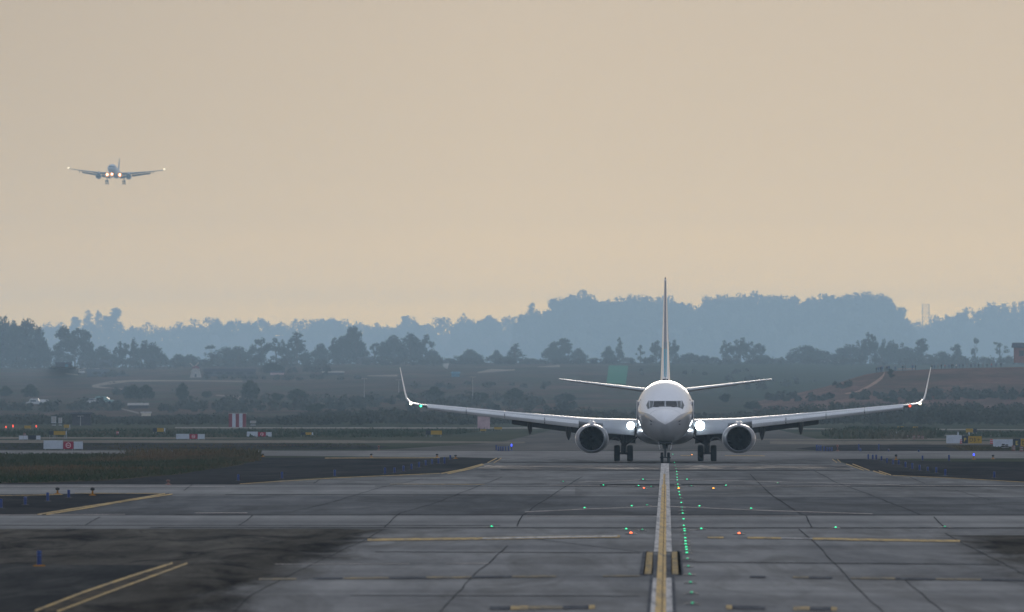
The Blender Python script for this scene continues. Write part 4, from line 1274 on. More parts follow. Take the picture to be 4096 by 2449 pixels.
KW = {'round': 'broad rounded', 'spread': 'open spreading', 'tall': 'tall columnar', 'cone': 'pointed conical', 'airy': 'thin airy', 'shrub': 'low bushy'}
# crest trees: (x, top, base, width, kind, tint) in photo pixels
RIDGE = [
    ('at the far left edge', [(-60, 1270, 1475, 150, 'round', 0), (15, 1244, 1475, 110, 'round', 0), (60, 1275, 1475, 110, 'spread', 0), (110, 1252, 1475, 130, 'round', 0), (152, 1296, 1475, 80, 'round', 0), (185, 1345, 1475, 60, 'shrub', 0)]),
    ('left of the thatched shed', [(253, 1308, 1472, 70, 'tall', 0), (300, 1307, 1472, 105, 'spread', 0), (338, 1318, 1472, 60, 'tall', 0), (372, 1390, 1472, 60, 'shrub', 0), (410, 1372, 1472, 90, 'round', 0), (455, 1400, 1472, 60, 'shrub', 0)]),
    ('right of the thatched shed', [(490, 1362, 1470, 70, 'spread', 0), (533, 1352, 1470, 40, 'cone', 0), (565, 1355, 1470, 100, 'spread', 0), (610, 1360, 1470, 85, 'round', 0), (645, 1392, 1470, 55, 'shrub', 0)]),
    ('behind the windmill', [(712, 1410, 1468, 80, 'round', 0), (760, 1412, 1468, 80, 'round', 0), (820, 1425, 1468, 70, 'shrub', 0), (848, 1378, 1466, 50, 'airy', 0), (905, 1378, 1464, 100, 'round', 0), (950, 1378, 1464, 105, 'round', 0)]),
    ('left of the box-shaped shed', [(1025, 1398, 1462, 60, 'shrub', 0), (1045, 1347, 1462, 95, 'spread', 0), (1105, 1352, 1462, 60, 'airy', 0), (1150, 1352, 1462, 70, 'spread', 0), (1188, 1328, 1462, 95, 'cone', 0), (1220, 1390, 1462, 60, 'shrub', 0), (1285, 1366, 1460, 75, 'round', 0), (1335, 1350, 1460, 50, 'airy', 0), (1372, 1330, 1460, 100, 'round', 0), (1400, 1310, 1458, 36, 'tall', 0), (1425, 1308, 1458, 40, 'tall', 0), (1438, 1340, 1456, 60, 'round', 0)]),
    ('right of the box-shaped shed', [(1498, 1372, 1455, 60, 'airy', 0), (1530, 1362, 1454, 70, 'spread', 0), (1575, 1330, 1454, 90, 'round', 0), (1640, 1317, 1453, 90, 'round', 0), (1690, 1332, 1453, 90, 'spread', 0), (1728, 1390, 1453, 60, 'round', 0)]),
    ('in the gap above the winglet', [(1800, 1425, 1452, 50, 'shrub', 1), (1878, 1390, 1452, 85, 'round', 1), (1987, 1394, 1452, 50, 'round', 1), (2062, 1375, 1451, 75, 'cone', 1), (2030, 1420, 1451, 60, 'shrub', 1)]),
    ('left of the fin', [(2122, 1428, 1450, 60, 'shrub', 2), (2212, 1360, 1450, 75, 'round', 1), (2245, 1355, 1450, 60, 'tall', 1), (2275, 1372, 1450, 35, 'airy', 1), (2315, 1385, 1450, 55, 'round', 1), (2370, 1425, 1450, 60, 'shrub', 2), (2435, 1378, 1451, 50, 'round', 1), (2478, 1350, 1451, 36, 'cone', 1), (2510, 1420, 1451, 50, 'shrub', 2), (2562, 1380, 1452, 34, 'airy', 1), (2600, 1418, 1452, 60, 'shrub', 1), (2625, 1358, 1452, 62, 'spread', 1)]),
    ('right of the fin', [(2690, 1354, 1452, 55, 'spread', 1), (2760, 1408, 1451, 85, 'round', 1), (2810, 1412, 1451, 70, 'shrub', 1), (2850, 1418, 1451, 55, 'shrub', 1), (2905, 1356, 1451, 60, 'spread', 1), (2962, 1344, 1451, 75, 'spread', 1), (3015, 1362, 1451, 80, 'spread', 1), (3050, 1405, 1451, 60, 'shrub', 1), (3110, 1425, 1452, 75, 'shrub', 2)]),
    ('left of the crowd', [(3225, 1372, 1456, 135, 'round', 1), (3290, 1398, 1456, 110, 'round', 1), (3400, 1370, 1456, 130, 'round', 0)]),
    ('behind the crowd', [(3480, 1324, 1462, 65, 'spread', 0), (3450, 1356, 1462, 60, 'airy', 0), (3525, 1350, 1462, 60, 'spread', 1), (3565, 1352, 1462, 70, 'round', 1), (3600, 1366, 1462, 60, 'spread', 1), (3640, 1385, 1460, 70, 'round', 1), (3686, 1354, 1460, 48, 'tall', 0), (3706, 1390, 1460, 44, 'airy', 0)]),
    ('beside the brick house', [(3768, 1398, 1465, 80, 'round', 0), (3822, 1378, 1465, 36, 'tall', 0), (3838, 1408, 1465, 80, 'shrub', 2), (3900, 1350, 1465, 36, 'airy', 0), (3940, 1412, 1465, 70, 'shrub', 2), (4000, 1368, 1465, 55, 'airy', 1), (4035, 1408, 1465, 50, 'shrub', 2)]),
]
TINT = ['leaf_dark', 'leaf_mid', 'leaf_dry']
TN = ['dark', 'green', 'dry olive']
for where, lst in RIDGE:
    order = sorted(range(len(lst)), key=lambda i: lst[i][0])
    for i, t in enumerate(lst):
        px, top, base, wid, kind, tint = t
        Y = YC + 150 + 180 * ((i * 7) % 5) / 5.0
        wd = ordinal(order.index(i))
        plant(px, top, base + 4, wid * 1.32, kind, Y, f'{TN[tint]} {KW[kind]} tree {where}, {wd} of that row', 'trees along the hillside crest', TINT[tint])
SLOPE = [('below the thatched shed', [(20, 1538, 1585, 60, 'round'), (123, 1530, 1590, 75, 'round')]),
         ('under the bend of the dirt track', [(535, 1530, 1598, 80, 'round'), (585, 1532, 1596, 70, 'round')]),
         ('below the windmill', [(730, 1522, 1602, 58, 'round'), (830, 1552, 1592, 55, 'shrub')]),
         ('below the dark container shed', [(1000, 1508, 1600, 75, 'round'), (1110, 1560, 1605, 80, 'shrub'), (1190, 1550, 1602, 90, 'round'), (1092, 1440, 1494, 95, 'round'), (1260, 1600, 1650, 120, 'shrub')]),
         ('behind the left wing', [(1620, 1550, 1600, 60, 'shrub'), (1735, 1540, 1600, 90, 'round'), (1920, 1555, 1600, 80, 'shrub'), (2060, 1545, 1612, 95, 'round'), (2260, 1560, 1610, 85, 'shrub')]),
         ('behind the right wing', [(2900, 1560, 1610, 70, 'shrub'), (3010, 1590, 1640, 80, 'shrub')]),
         ('on the red spur', [(3566, 1475, 1512, 26, 'tall'), (3560, 1580, 1612, 70, 'shrub'), (3640, 1575, 1612, 40, 'cone')])]
for where, lst in SLOPE:
    for i, (px, top, base, wid, kind) in enumerate(lst):
        p = hit(px, min(base, 1660))
        order = sorted(range(len(lst)), key=lambda k: lst[k][0])
        n = f', {ordinal(order.index(i))} from the left' if len(lst) > 1 else ''
        plant(px, top, base, wid * 1.1, kind, p.y, f'{KW[kind]} green bush {where}{n}', 'bushes on the slope', 'leaf_mid', 'bush', 'bush', z=p.z - .1)

# ------------------------------------------------------------------ distant wooded hills
def far_hill(Yc, prof, canopy, seed, ntree, px0, px1, depth=1700, amp=1.0):
    rs = np.random.RandomState(seed)
    zc = lambda px: max(2, pz(interp(prof, px), Yc) - canopy)
    pxs = list(np.arange(px0, px1 + 1, 40))
    Ys = [Yc - depth, Yc - depth * .75, Yc - depth * .5, Yc - depth * .25, Yc, Yc + 150, Yc + 600]
    def zf(px, Y):
        t = (Y - (Yc - depth)) / depth
        return -.5 + (zc(px) + .5) * (sm(t) if Y <= Yc else 1 - .6 * sm((Y - Yc) / 600))
    fan_grid('hills', pxs, Ys, zf, M['hillside'])
    pts = []
    for k in range(ntree):
        hs = 1.0
        if k < ntree * .30:                        # along the crest
            px = px0 + (px1 - px0) * (k + rs.rand()) / (ntree * .30); Y = Yc + rs.uniform(-60, 40)
            hs = rs.choice([.55, .8, 1.0, 1.25, 1.6], p=[.2, .25, .27, .18, .10])
            r = canopy * rs.uniform(.30, .5) * (.7 + .4 * hs)
        else:
            px = rs.uniform(px0, px1); Y = Yc - depth * rs.rand() * .93
            r = canopy * rs.uniform(.32, .6)
        z = zf(px, Y)
        c = np.array([gx(px, Y), Y, z + canopy * (hs - .5) + rs.uniform(-.2, .2) * canopy * .5])
        n = 70
        d = rs.normal(size=(n, 3)); d /= np.linalg.norm(d, axis=1)[:, None]
        pts.append(c + d * (rs.rand(n) ** .45)[:, None] * np.array([r, r, canopy * .52]))
    v = leaf_cloud(np.concatenate(pts), canopy * .13, seed)
    me = quad_mesh('wood', v, M['leaf_far'])
    o = bpy.data.objects.new('wood', me); COL.objects.link(o)
    return tag(o, None, None, None, 'stuff')
k = 4096 / 2482
def q(L): return [(a * k, b * k) for a, b in L]
P_LEFT = q([(-400, 790), (0, 800), (110, 797), (175, 792), (300, 797), (400, 800), (480, 788), (560, 779), (640, 776), (660, 788), (720, 793), (760, 780), (805, 772), (830, 779), (880, 788), (960, 792), (985, 780), (1040, 787), (1100, 782),
            (1135, 775), (1160, 778), (1185, 768), (1210, 778), (1260, 783), (1320, 790), (1500, 800), (2100, 800), (2200, 788), (2240, 789), (2270, 776), (2310, 770), (2360, 757), (2400, 744), (2430, 749), (2482, 746), (2900, 740), (3300, 780)])
P_MID = q([(1225, 930), (1252, 800), (1262, 775), (1290, 762), (1325, 760), (1335, 735), (1365, 722), (1430, 718), (1450, 733), (1480, 733), (1540, 727), (1600, 735), (1650, 735), (1670, 750), (1695, 755), (1710, 732), (1740, 722), (1800, 725), (1900, 722), (1940, 740),
           (1960, 728), (2020, 721), (2080, 718), (2150, 725), (2182, 752), (2192, 772), (2215, 800), (2260, 930)])
wl_ = far_hill(19000, P_LEFT, 18, 21, 2600, -1300, 5400)
tag(wl_, 'hazy blue-grey wooded hills along the whole horizon')
wm_ = far_hill(17400, P_MID, 17, 22, 1300, 2025, 3725)
tag(wm_, 'nearer hazy wooded hill with a tall bumpy crest behind the airliner')
SKY = [('the left skyline', [(307, 1268, 36, 'tall'), (353, 1240, 46, 'cone'), (393, 1243, 42, 'cone'), (424, 1262, 36, 'tall'), (465, 1232, 48, 'tall')]),
       ('the low central skyline', [(868, 1262, 40, 'round'), (720, 1294, 26, 'cone'), (1328, 1262, 60, 'round'), (1625, 1266, 36, 'tall'), (1660, 1274, 36, 'round'), (1876, 1264, 36, 'round'), (1958, 1252, 60, 'round')]),
       ('the high crest behind the airliner', [(2128, 1212, 55, 'cone'), (2270, 1180, 60, 'round'), (2345, 1176, 60, 'round'), (2540, 1184, 40, 'cone'), (2807, 1218, 30, 'cone'), (2825, 1184, 34, 'cone'), (2873, 1180, 34, 'cone'), (3130, 1192, 30, 'cone'), (3177, 1190, 30, 'cone'), (3235, 1184, 36, 'round'), (3315, 1186, 36, 'round'), (3430, 1174, 36, 'cone'), (3455, 1180, 36, 'cone'), (3530, 1190, 36, 'cone')]),
       ('the skyline right of the lattice mast', [(3785, 1260, 45, 'cone'), (3830, 1252, 40, 'cone'), (3860, 1248, 40, 'cone'), (3958, 1210, 50, 'cone'), (4055, 1222, 34, 'cone'), (4090, 1222, 40, 'round')])]
for where, lst in SKY:
    o_ = sorted(range(len(lst)), key=lambda i: lst[i][0])
    for i, (px, top, wid, kind) in enumerate(lst):
        mid = 'airliner' in where
        plant(px, top, top + 95, wid * 1.5, kind, 17400 if mid else 19000, f'hazy {KW[kind]} tree on {where}, {ordinal(o_.index(i))} from the left', 'trees on the far skyline', 'leaf_dark')

# ------------------------------------------------------------------ scrub belt at the foot of the hills
def scrub(label, px0, px1, env, Y0, Y1, n, seed):
    rs = np.random.RandomState(seed)
    pts = []
    for k in range(n):
        px = rs.uniform(px0, px1); t = rs.rand(); Y = Y0 + (Y1 - Y0) * t
        top = interp(env, px)
        h = max(.5, pz(top, Y)) * (0.55 + .45 * t) * rs.uniform(.75, 1.06)
        r = rs.uniform(.9, 1.9)
        m_ = int(30 + 14 * h)
        d = rs.normal(size=(m_, 3)); d /= np.linalg.norm(d, axis=1)[:, None]
        pts.append(np.array([gx(px, Y), Y, h * .48]) + d * (rs.rand(m_) ** .45)[:, None] * np.array([r, r, h * .52]))
    v = leaf_cloud(np.concatenate(pts), .30, seed)
    o = bpy.data.objects.new('scrub', quad_mesh('scrub', v, M['scrub'])); COL.objects.link(o)
    return tag(o, label, None, None, 'stuff')
scrub('dark scrub at the foot of the red spur', 2880, 5200, [(2880, 1650), (3050, 1628), (3200, 1606), (3350, 1600), (3700, 1598), (4100, 1602), (5200, 1602)], 1800, 2300, 900, 31)
scrub('low hazy scrub at the foot of the left hillside', -1000, 2900, [(-1000, 1660), (60, 1656), (200, 1645), (340, 1648), (450, 1668), (700, 1655), (900, 1650), (1100, 1665), (1250, 1640), (1500, 1625), (1800, 1640), (2300, 1630), (2900, 1650)], 1800, 2250, 1100, 32)

def thicket(label, boxes, seed, which=None, Yadd=0):
    rs = np.random.RandomState(seed)
    pts = []
    for px0, px1, py0, py1, n, hm in boxes:
        for k_ in range(n):
            px, py = rs.uniform(px0, px1), rs.uniform(py0, py1)
            p = hit(px, py, which)
            if p.y < 2300: continue
            p.y += Yadd
            h = hm * rs.uniform(.4, 1.15); r = h * rs.uniform(.5, .9)
            d = rs.normal(size=(46, 3)); d /= np.linalg.norm(d, axis=1)[:, None]
            pts.append(np.array([p.x, p.y, p.z + h * .42]) + d * (rs.rand(46) ** .45)[:, None] * np.array([r, r, h * .55]))
    o = bpy.data.objects.new('scrub', quad_mesh('scrub', leaf_cloud(np.concatenate(pts), .55, seed), M['scrub'])); COL.objects.link(o)
    return tag(o, label, None, None, 'stuff')
thicket('unbroken undergrowth along the hillside crest under the trees', [(-400, 700, 1473, 1478, 90, 6.5), (700, 1300, 1466, 1472, 55, 5.5), (1300, 1760, 1458, 1462, 40, 4.5), (1760, 2700, 1454, 1458, 110, 3.0), (2700, 3330, 1454, 1458, 60, 4.0), (3330, 4700, 1459, 1463, 130, 5.0)], 51, 0)
thicket('dark scrub patches scattered over the hillside', [(-200, 1000, 1628, 1652, 60, 2.6), (440, 720, 1566, 1590, 14, 2.4), (880, 1450, 1612, 1650, 45, 3.0), (1050, 1320, 1482, 1500, 22, 2.6), (1440, 2300, 1600, 1650, 60, 2.8), (1560, 2200, 1540, 1560, 12, 2.2), (800, 1450, 1512, 1522, 30, 1.8), (380, 520, 1500, 1510, 10, 2.0), (2900, 3200, 1520, 1560, 16, 2.4), (2560, 3000, 1480, 1500, 10, 1.8)], 52, 0)
thicket('dark scrub along the foot of the red spur slope', [(2950, 3300, 1590, 1606, 30, 2.0), (3300, 4700, 1584, 1600, 90, 2.2), (3180, 3420, 1540, 1556, 8, 1.6)], 53, 1)

# ------------------------------------------------------------------ grass
def in_poly(x, y, P):
    c = False
    for i in range(len(P)):
        (x0, y0), (x1, y1) = P[i], P[i - 1]
        if (y0 > y) != (y1 > y) and x < (x1 - x0) * (y - y0) / (y1 - y0) + x0: c = not c
    return c
def grass(label, poly_px, n, hgt, wid, m, seed, dens=None):
    rs = np.random.RandomState(seed)
    P = [gp(*p) for p in poly_px]
    xs_, ys_ = [p[0] for p in P], [p[1] for p in P]
    V = []
    while len(V) < n:
        x, y = rs.uniform(min(xs_), max(xs_)), rs.uniform(min(ys_), max(ys_))
        if not in_poly(x, y, P): continue
        if dens and rs.rand() > dens(x, y): continue
        V.append((x, y))
    V = np.array(V); h = hgt * (.35 + rs.rand(n) ** 2 * 1.3)
    a = rs.rand(n) * 6.28; w = wid * (.5 + rs.rand(n)); lean = rs.normal(size=(n, 2)) * .35
    dx, dy = np.cos(a) * w, np.sin(a) * w
    z0 = np.full(n, .01)
    b0 = np.stack([V[:, 0] - dx, V[:, 1] - dy, z0], 1); b1 = np.stack([V[:, 0] + dx, V[:, 1] + dy, z0], 1)
    t1 = np.stack([V[:, 0] + dx * .3 + lean[:, 0] * h, V[:, 1] + dy * .3 + lean[:, 1] * h, h], 1); t0 = np.stack([V[:, 0] - dx * .3 + lean[:, 0] * h, V[:, 1] - dy * .3 + lean[:, 1] * h, h * .9], 1)
    v = np.stack([b0, b1, t1, t0], 1).reshape(-1, 3)
    o = bpy.data.objects.new('grass', quad_mesh('grass', v, m)); COL.objects.link(o)
    return tag(o, label, None, None, 'stuff')
def grass_mat(name, stops):
    m, n, l, b = new_mat(name)
    f = mapped_noise(n, l, (.06, .012, .3), 1.0, 5, .7, 'pos', .5)
    matte(n, l, b, ramp_of(n, l, f, stops))
    return m
M['grass'] = grass_mat('airfield_grass', [(.36, (.030, .048, .018)), (.5, (.055, .060, .028)), (.64, (.13, .085, .042))])
M['grass_far'] = grass_mat('far_grass', [(.36, (.035, .055, .032)), (.5, (.055, .072, .045)), (.64, (.12, .11, .075))])
grass('rough brown and green grass on the island left of the taxiway', [(-300, 1820), (1000, 1818), (1046, 1823), (1046, 1843), (900, 1871), (700, 1900), (400, 1925), (0, 1935), (-300, 1936)], 26000, .16, .05, M['grass'], 41)
grass('tall weeds along the back edge of the grass island', [(500, 1821), (1000, 1819), (1042, 1823), (1040, 1834), (700, 1832), (500, 1828)], 3000, .40, .06, M['grass'], 42)
grass('hazy grass strip behind the no-entry boards', [(-400, 1722), (2000, 1722), (1700, 1749), (1180, 1752), (-400, 1748)], 9000, .28, .12, M['grass_far'], 43)
grass('low brown grass along the dark strip', [(-400, 1774), (1450, 1776), (1500, 1794), (-400, 1799)], 6000, .07, .05, M['grass'], 44)
grass('low bushes and grass before the far right signs', [(3290, 1740), (3400, 1728), (3720, 1730), (3780, 1745), (3700, 1757), (3330, 1757)], 4500, .55, .16, M['grass_far'], 45)
grass('brown grass verge under the right-hand signs', [(3790, 1784), (4700, 1782), (4700, 1801), (3860, 1802)], 5000, .10, .05, M['grass'], 46)
grass('far right grass strip by the yellow boards', [(3750, 1730), (4700, 1727), (4700, 1750), (3900, 1750)], 3000, .22, .12, M['grass_far'], 47)

# ------------------------------------------------------------------ signs
M['sign_white'] = mat('white_board', (.42, .46, .52), .6, var=.10, scale=(3, 3, 3), spec=0)
M['sign_red'] = mat('red_board', (.28, .025, .05), .6, var=.12, spec=0)
M['sign_yellow'] = mat('yellow_board', (.34, .22, .03), .6, var=.10, spec=0)
M['sign_black'] = mat('black_board', (.035, .042, .055), .6, var=.15, spec=0)
M['emblem'] = mat('emblem_paint', (.70, .60, .62), .6, spec=0)
M['ink_black'] = mat('black_lettering', (.03, .03, .03), .6, spec=0)
M['ink_yellow'] = mat('yellow_lettering', (.55, .42, .08), .6, spec=0)
M['galv'] = mat('galvanised_steel', (.25, .26, .27), .5, .5)
M['marker_blue'] = mat('blue_marker_plastic', (.012, .034, .15), .5, var=.2, scale=(6, 6, 2))
M['marker_band'] = mat('blue_reflective_band', (.02, .06, .24), .4, var=.1)
M['marker_base'] = mat('marker_base_rubber', (.03, .03, .035), .8)
M['amber_metal'] = mat('amber_painted_metal', (.30, .14, .025), .8, var=.2, spec=0)
M['dark_head'] = mat('dark_lamp_head', (.04, .036, .032), .8, spec=0)
M['barrel_red'] = mat('red_plastic', (.36, .035, .035), .5, var=.15)
M['brown_head'] = mat('brown_painted_metal', (.16, .06, .045), .6)

def text_mesh(name, body, size, m, parent, loc):
    cu = bpy.data.curves.new(name, 'FONT')
    cu.body = body; cu.size = size; cu.extrude = .004
    cu.align_x = 'CENTER'; cu.align_y = 'CENTER'
    t = bpy.data.objects.new('tmp_text', cu)
    COL.objects.link(t)
    dg = bpy.context.evaluated_depsgraph_get()
    me = bpy.data.meshes.new_from_object(t.evaluated_get(dg))
    bpy.data.objects.remove(t)
    me.materials.clear(); me.materials.append(m)
    o = bpy.data.objects.new(name, me)
    COL.objects.link(o)
    o.parent = parent; o.location = loc; o.rotation_euler = (R(90), 0, 0)
    return o

def board_sign(label, base, panels, top, cat='sign', group=None, name='sign', foot=.1, thick=.22):
    """panels: (px0, px1, material, part name, top row or None)"""
    Y = gY(base)
    cx = (panels[0][0] + panels[-1][1]) / 2
    r = empty(name, (gx(cx, Y), Y, 0), label, cat, group)
    out = []
    for p0, p1, mm, nm, tp in panels:
        h = pz(tp or top, Y)
        x0, x1 = gx(p0, Y) - gx(cx, Y), gx(p1, Y) - gx(cx, Y)
        b = MB().box(((x0 + x1) / 2, 0, foot + (h - foot) / 2), (abs(x1 - x0) - .015, thick, h - foot))
        b.box(((x0 + x1) / 2, -thick / 2 + .01, h - .01), (abs(x1 - x0) - .006, .03, .03))
        o = b.build(nm, M[mm], r)
        for xx in (x0 + .1 * (x1 - x0), x1 - .1 * (x1 - x0)): MB().box((xx, 0, foot / 2), (.05, .12, foot)).build('foot', M['galv'], r)
        out.append((o, (x0 + x1) / 2, foot + (h - foot) / 2, h - foot, x1 - x0))
    return r, out, thick

def no_entry(label, p, top, base, red_top, scale=1):
    r, parts, th = board_sign(label, base, [(p[0], p[1], 'sign_white', 'white_panel', None), (p[1] + 1, p[2], 'sign_red', 'red_panel', red_top), (p[2] + 1, p[3], 'sign_white', 'white_panel', red_top)], top, group='no-entry boards along the infield')
    o, x, z, h, w = parts[1]
    R0 = min(h, w) * .36
    b = MB()
    n = 28
    for i in range(n):
        t0, t1 = 2 * math.pi * i / n, 2 * math.pi * (i + 1) / n
        b.add([(x + R0 * math.cos(t0), -th / 2 - .012, z + R0 * math.sin(t0)), (x + R0 * math.cos(t1), -th / 2 - .012, z + R0 * math.sin(t1)), (x + R0 * .78 * math.cos(t1), -th / 2 - .012, z + R0 * .78 * math.sin(t1)), (x + R0 * .78 * math.cos(t0), -th / 2 - .012, z + R0 * .78 * math.sin(t0))], [(0, 1, 2, 3)])
    b.box((x, -th / 2 - .012, z), (R0 * 1.05, .008, R0 * .22))
    b.build('emblem', M['emblem'], o)
no_entry('nearest and largest no-entry board, white panels beside a red panel with a ringed bar', (174, 252, 294, 332), 1762, 1801, 1767)
no_entry('middle no-entry board of red and white panels on the grass strip', (704, 757, 790, 819), 1736, 1760, 1737)
no_entry('rightmost and smallest no-entry board of red and white panels', (987, 1031, 1063, 1087), 1727, 1750, 1729)
board_sign('white board with a dark panel in its middle, beyond the largest no-entry board', 1762, [(76, 92, 'sign_white', 'white_panel', None), (93, 111, 'sign_white', 'white_panel', None), (113, 144, 'sign_black', 'black_panel', 1742), (145, 162, 'sign_white', 'white_panel', None)], 1743)
def yb(label, base, top, L, foot): board_sign(label, base, [(a, b, {'y': 'sign_yellow', 'k': 'sign_black', 'w': 'sign_white'}[c], {'y': 'yellow_panel', 'k': 'black_panel', 'w': 'white_panel'}[c], None) for a, b, c in L], top, foot=foot, group='yellow and black direction boards')
yb('yellow and black board on legs just above the largest no-entry board', 1756, 1725, [(197, 214, 'k'), (215, 262, 'y'), (263, 267, 'w')], .42)
yb('small yellow board with a black end above the middle no-entry board', 1737, 1713, [(612, 627, 'k'), (628, 655, 'y'), (656, 661, 'w')], .28)
yb('tiny far yellow board beside the red lights', 1722, 1703, [(97, 124, 'y')], .25)
yb('tiny far yellow board below the two white cabinets', 1719, 1699, [(255, 277, 'y'), (278, 280, 'w')], .25)
yb('small dark board with a yellow strip right of the smallest no-entry board', 1747, 1730, [(1203, 1221, 'k'), (1222, 1246, 'y'), (1247, 1253, 'w')], .2)
yb('black and yellow board under the airliner\'s left wing', 1748, 1723, [(1703, 1722, 'k'), (1723, 1768, 'y')], .25)
yb('faint yellow board below the pink shed', 1730, 1718, [(1920, 1945, 'y')], .2)
yb('faint yellow board left of the airliner\'s engine', 1724, 1709, [(1976, 2008, 'y')], .2)
yb('left one of two faint yellow boards beyond the right wing', 1724, 1706, [(3589, 3615, 'y')], .2)
yb('right one of two faint yellow boards beyond the right wing, black end', 1724, 1707, [(3648, 3672, 'y'), (3673, 3687, 'k')], .2)
yb('small yellow and black board standing behind the D3 sign', 1737, 1715, [(3863, 3892, 'y'), (3893, 3907, 'k')], .2)
# the lettered signs on the right
def lettered(label, base, top, panels, texts):
    r, parts, th = board_sign(label, base, panels, top, foot=.03)
    for i, s_, ink, k_, dx in texts:
        o, x, z, h, w = parts[i]
        text_mesh('lettering', s_, h * k_, M[ink], o, (x + dx * w, -th / 2 - .008, z - h * .03))
    return r, parts, th
r_, pp, th = lettered('taxiway direction sign reading P and D3 with an arrow', 1775, 1745, [(3785, 3847, 'sign_white', 'white_panel', 1741), (3848, 3872, 'sign_black', 'black_panel', None), (3873, 3927, 'sign_yellow', 'yellow_panel', None)], [(1, 'P', 'ink_yellow', .72, 0), (2, 'D3', 'ink_black', .74, -.18)])
o, x, z, h, w = pp[2]
ax, az, y_ = x + w * .24, z, -th / 2 - .008
MB().box((ax, y_, az), (w * .17, .008, h * .055)).add([(ax + w * .02, y_, az + h * .16), (ax + w * .10, y_, az), (ax + w * .055, y_, az), (ax - w * .005, y_, az + h * .13)], [(0, 1, 2, 3)]).add([(ax + w * .02, y_, az - h * .16), (ax - w * .005, y_, az - h * .13), (ax + w * .055, y_, az), (ax + w * .10, y_, az)], [(0, 1, 2, 3)]).build('arrow', M['ink_black'], o)
lettered('nearest right-edge sign, black panel reading E beside a yellow panel', 1790, 1756, [(3972, 4051, 'sign_white', 'white_panel', 1758), (4052, 4082, 'sign_black', 'black_panel', None), (4083, 4136, 'sign_yellow', 'yellow_panel', None)], [(1, 'E', 'ink_yellow', .72, 0), (2, 'D', 'ink_black', .72, -.24)])
board_sign('long pale board half hidden by bushes beyond the right wing', 1746, [(3559, 3588, 'sign_white', 'white_panel', None), (3589, 3618, 'sign_white', 'white_panel', None)], 1727)

# ------------------------------------------------------------------ blue taxiway edge markers
def marker_proto():
    r = empty('edge_marker', (0, 0, 0))
    p = MB().lathe([(.045, .04), (.045, .985), (.03, 1.0)], axis='Z', n=14, cap=True).build('post', M['marker_blue'], r, smooth=True)
    MB().lathe([(.049, .66), (.049, .74)], axis='Z', n=14).lathe([(.049, .84), (.049, .92)], axis='Z', n=14).build('reflective_band', M['marker_band'], p, smooth=True)
    MB().lathe([(.12, 0), (.11, .05), (.06, .08)], axis='Z', n=14, cap=True).build('base', M['marker_base'], r, smooth=True)
    return r
MROWS = [
    ('alone at the lower left beside the double yellow line', [(157, 2205, 2268)]),
    ('on the shoulder below the grass island', [(4, 1998, 2036), (101, 1989, 2023), (191, 1972, 2008), (275, 1961, 1994)]),
    ('along the left curved yellow edge line', [(953, 1899, 1926), (1128, 1889, 1917), (1339, 1881, 1907), (1540, 1872, 1898), (1578, 1872, 1894), (1614, 1864, 1888), (1646, 1857, 1880), (1676, 1849, 1872), (1703, 1842, 1864), (1728, 1839, 1859), (1754, 1834, 1857), (1778, 1830, 1858), (1801, 1822, 1841)]),
    ('in the far cluster left of the airliner', [(1985, 1781, 1803), (1994, 1787, 1806), (2003, 1787, 1806), (2012, 1787, 1806), (2023, 1787, 1806), (2034, 1785, 1806)]),
    ('along the right curved yellow edge line', [(3473, 1819, 1840), (3491, 1820, 1840), (3505, 1820, 1841), (3526, 1826, 1845), (3548, 1834, 1854), (3572, 1839, 1860), (3595, 1842, 1861), (3622, 1849, 1872), (3649, 1854, 1879), (3678, 1861, 1884), (3711, 1869, 1887), (3745, 1870, 1894), (3781, 1878, 1906), (3977, 1888, 1914)]),
    ('on the pale crossing strip at the right', [(3690, 1824, 1844), (3796, 1821, 1846)]),
    ('in the far cluster right of the airliner', [(3267, 1780, 1806), (3275, 1782, 1806), (3283, 1782, 1806), (3297, 1786, 1807), (3308, 1789, 1807), (3318, 1790, 1807), (3327, 1790, 1807)]),
    ('on the far dark strip at the right', [(3435, 1778, 1803), (3442, 1794, 1807), (3515, 1778, 1803), (3554, 1798, 1807), (3675, 1801, 1809)]),
]
mp_ = marker_proto(); first = True
for where, lst in MROWS:
    for i, (px, t, b) in enumerate(lst):
        o = mp_ if first else copy_tree(mp_)
        first = False
        Y = gY(b); h = (b - t) / F * Y
        o.location = (gx(px, Y), Y, .02)
        o.scale = (1.35, 1.35, h)
        n = f', {ordinal(i)} from the left' if len(lst) > 1 else ''
        tag(o, f'blue marker {where}{n}', 'marker', 'blue taxiway edge markers')

for c_ in mp_.children:
    if c_.name.startswith('base'):
        c_.data = c_.data.copy(); c_.data.materials[0] = M['amber_metal']
# ------------------------------------------------------------------ elevated edge lights on amber stems
def elight(px, t, b, label, head='dark_head', lit=None, stem='amber_metal'):
    Y = gY(b); h = (b - t) / F * Y
    r = empty('edge_light', (gx(px, Y), Y, .02), label, 'light', 'elevated taxiway edge lights')
    MB().lathe([(.16, 0), (.15, .02), (.07, .05)], axis='Z', n=14, cap=True).build('base', M[stem], r, smooth=True)
    MB().lathe([(.05, .02), (.035, h * .6), (.05, h * .62)], axis='Z', n=10, cap=True).build('stem', M[stem], r, smooth=True)
    q_ = .62 if lit else 1.0
    MB().lathe([(.05, h * .60), (.095 * q_, h * .68), (.095 * q_, h * .84), (.07 * q_, h * .96), (.02, h)], axis='Z', n=14, cap=True).build('lamp_head', M[lit or head], r, smooth=True)
elight(230, 1952, 1979, 'amber-stemmed edge light on the lower left shoulder, left one of the pair')
elight(370, 1952, 1984, 'amber-stemmed edge light on the lower left shoulder, right one of the pair')
elight(673, 1921, 1941, 'brown edge light alone below the grass island', 'brown_head', None, 'brown_head')
elight(1485, 1816, 1831, 'small edge light on the strip right of the grass island')
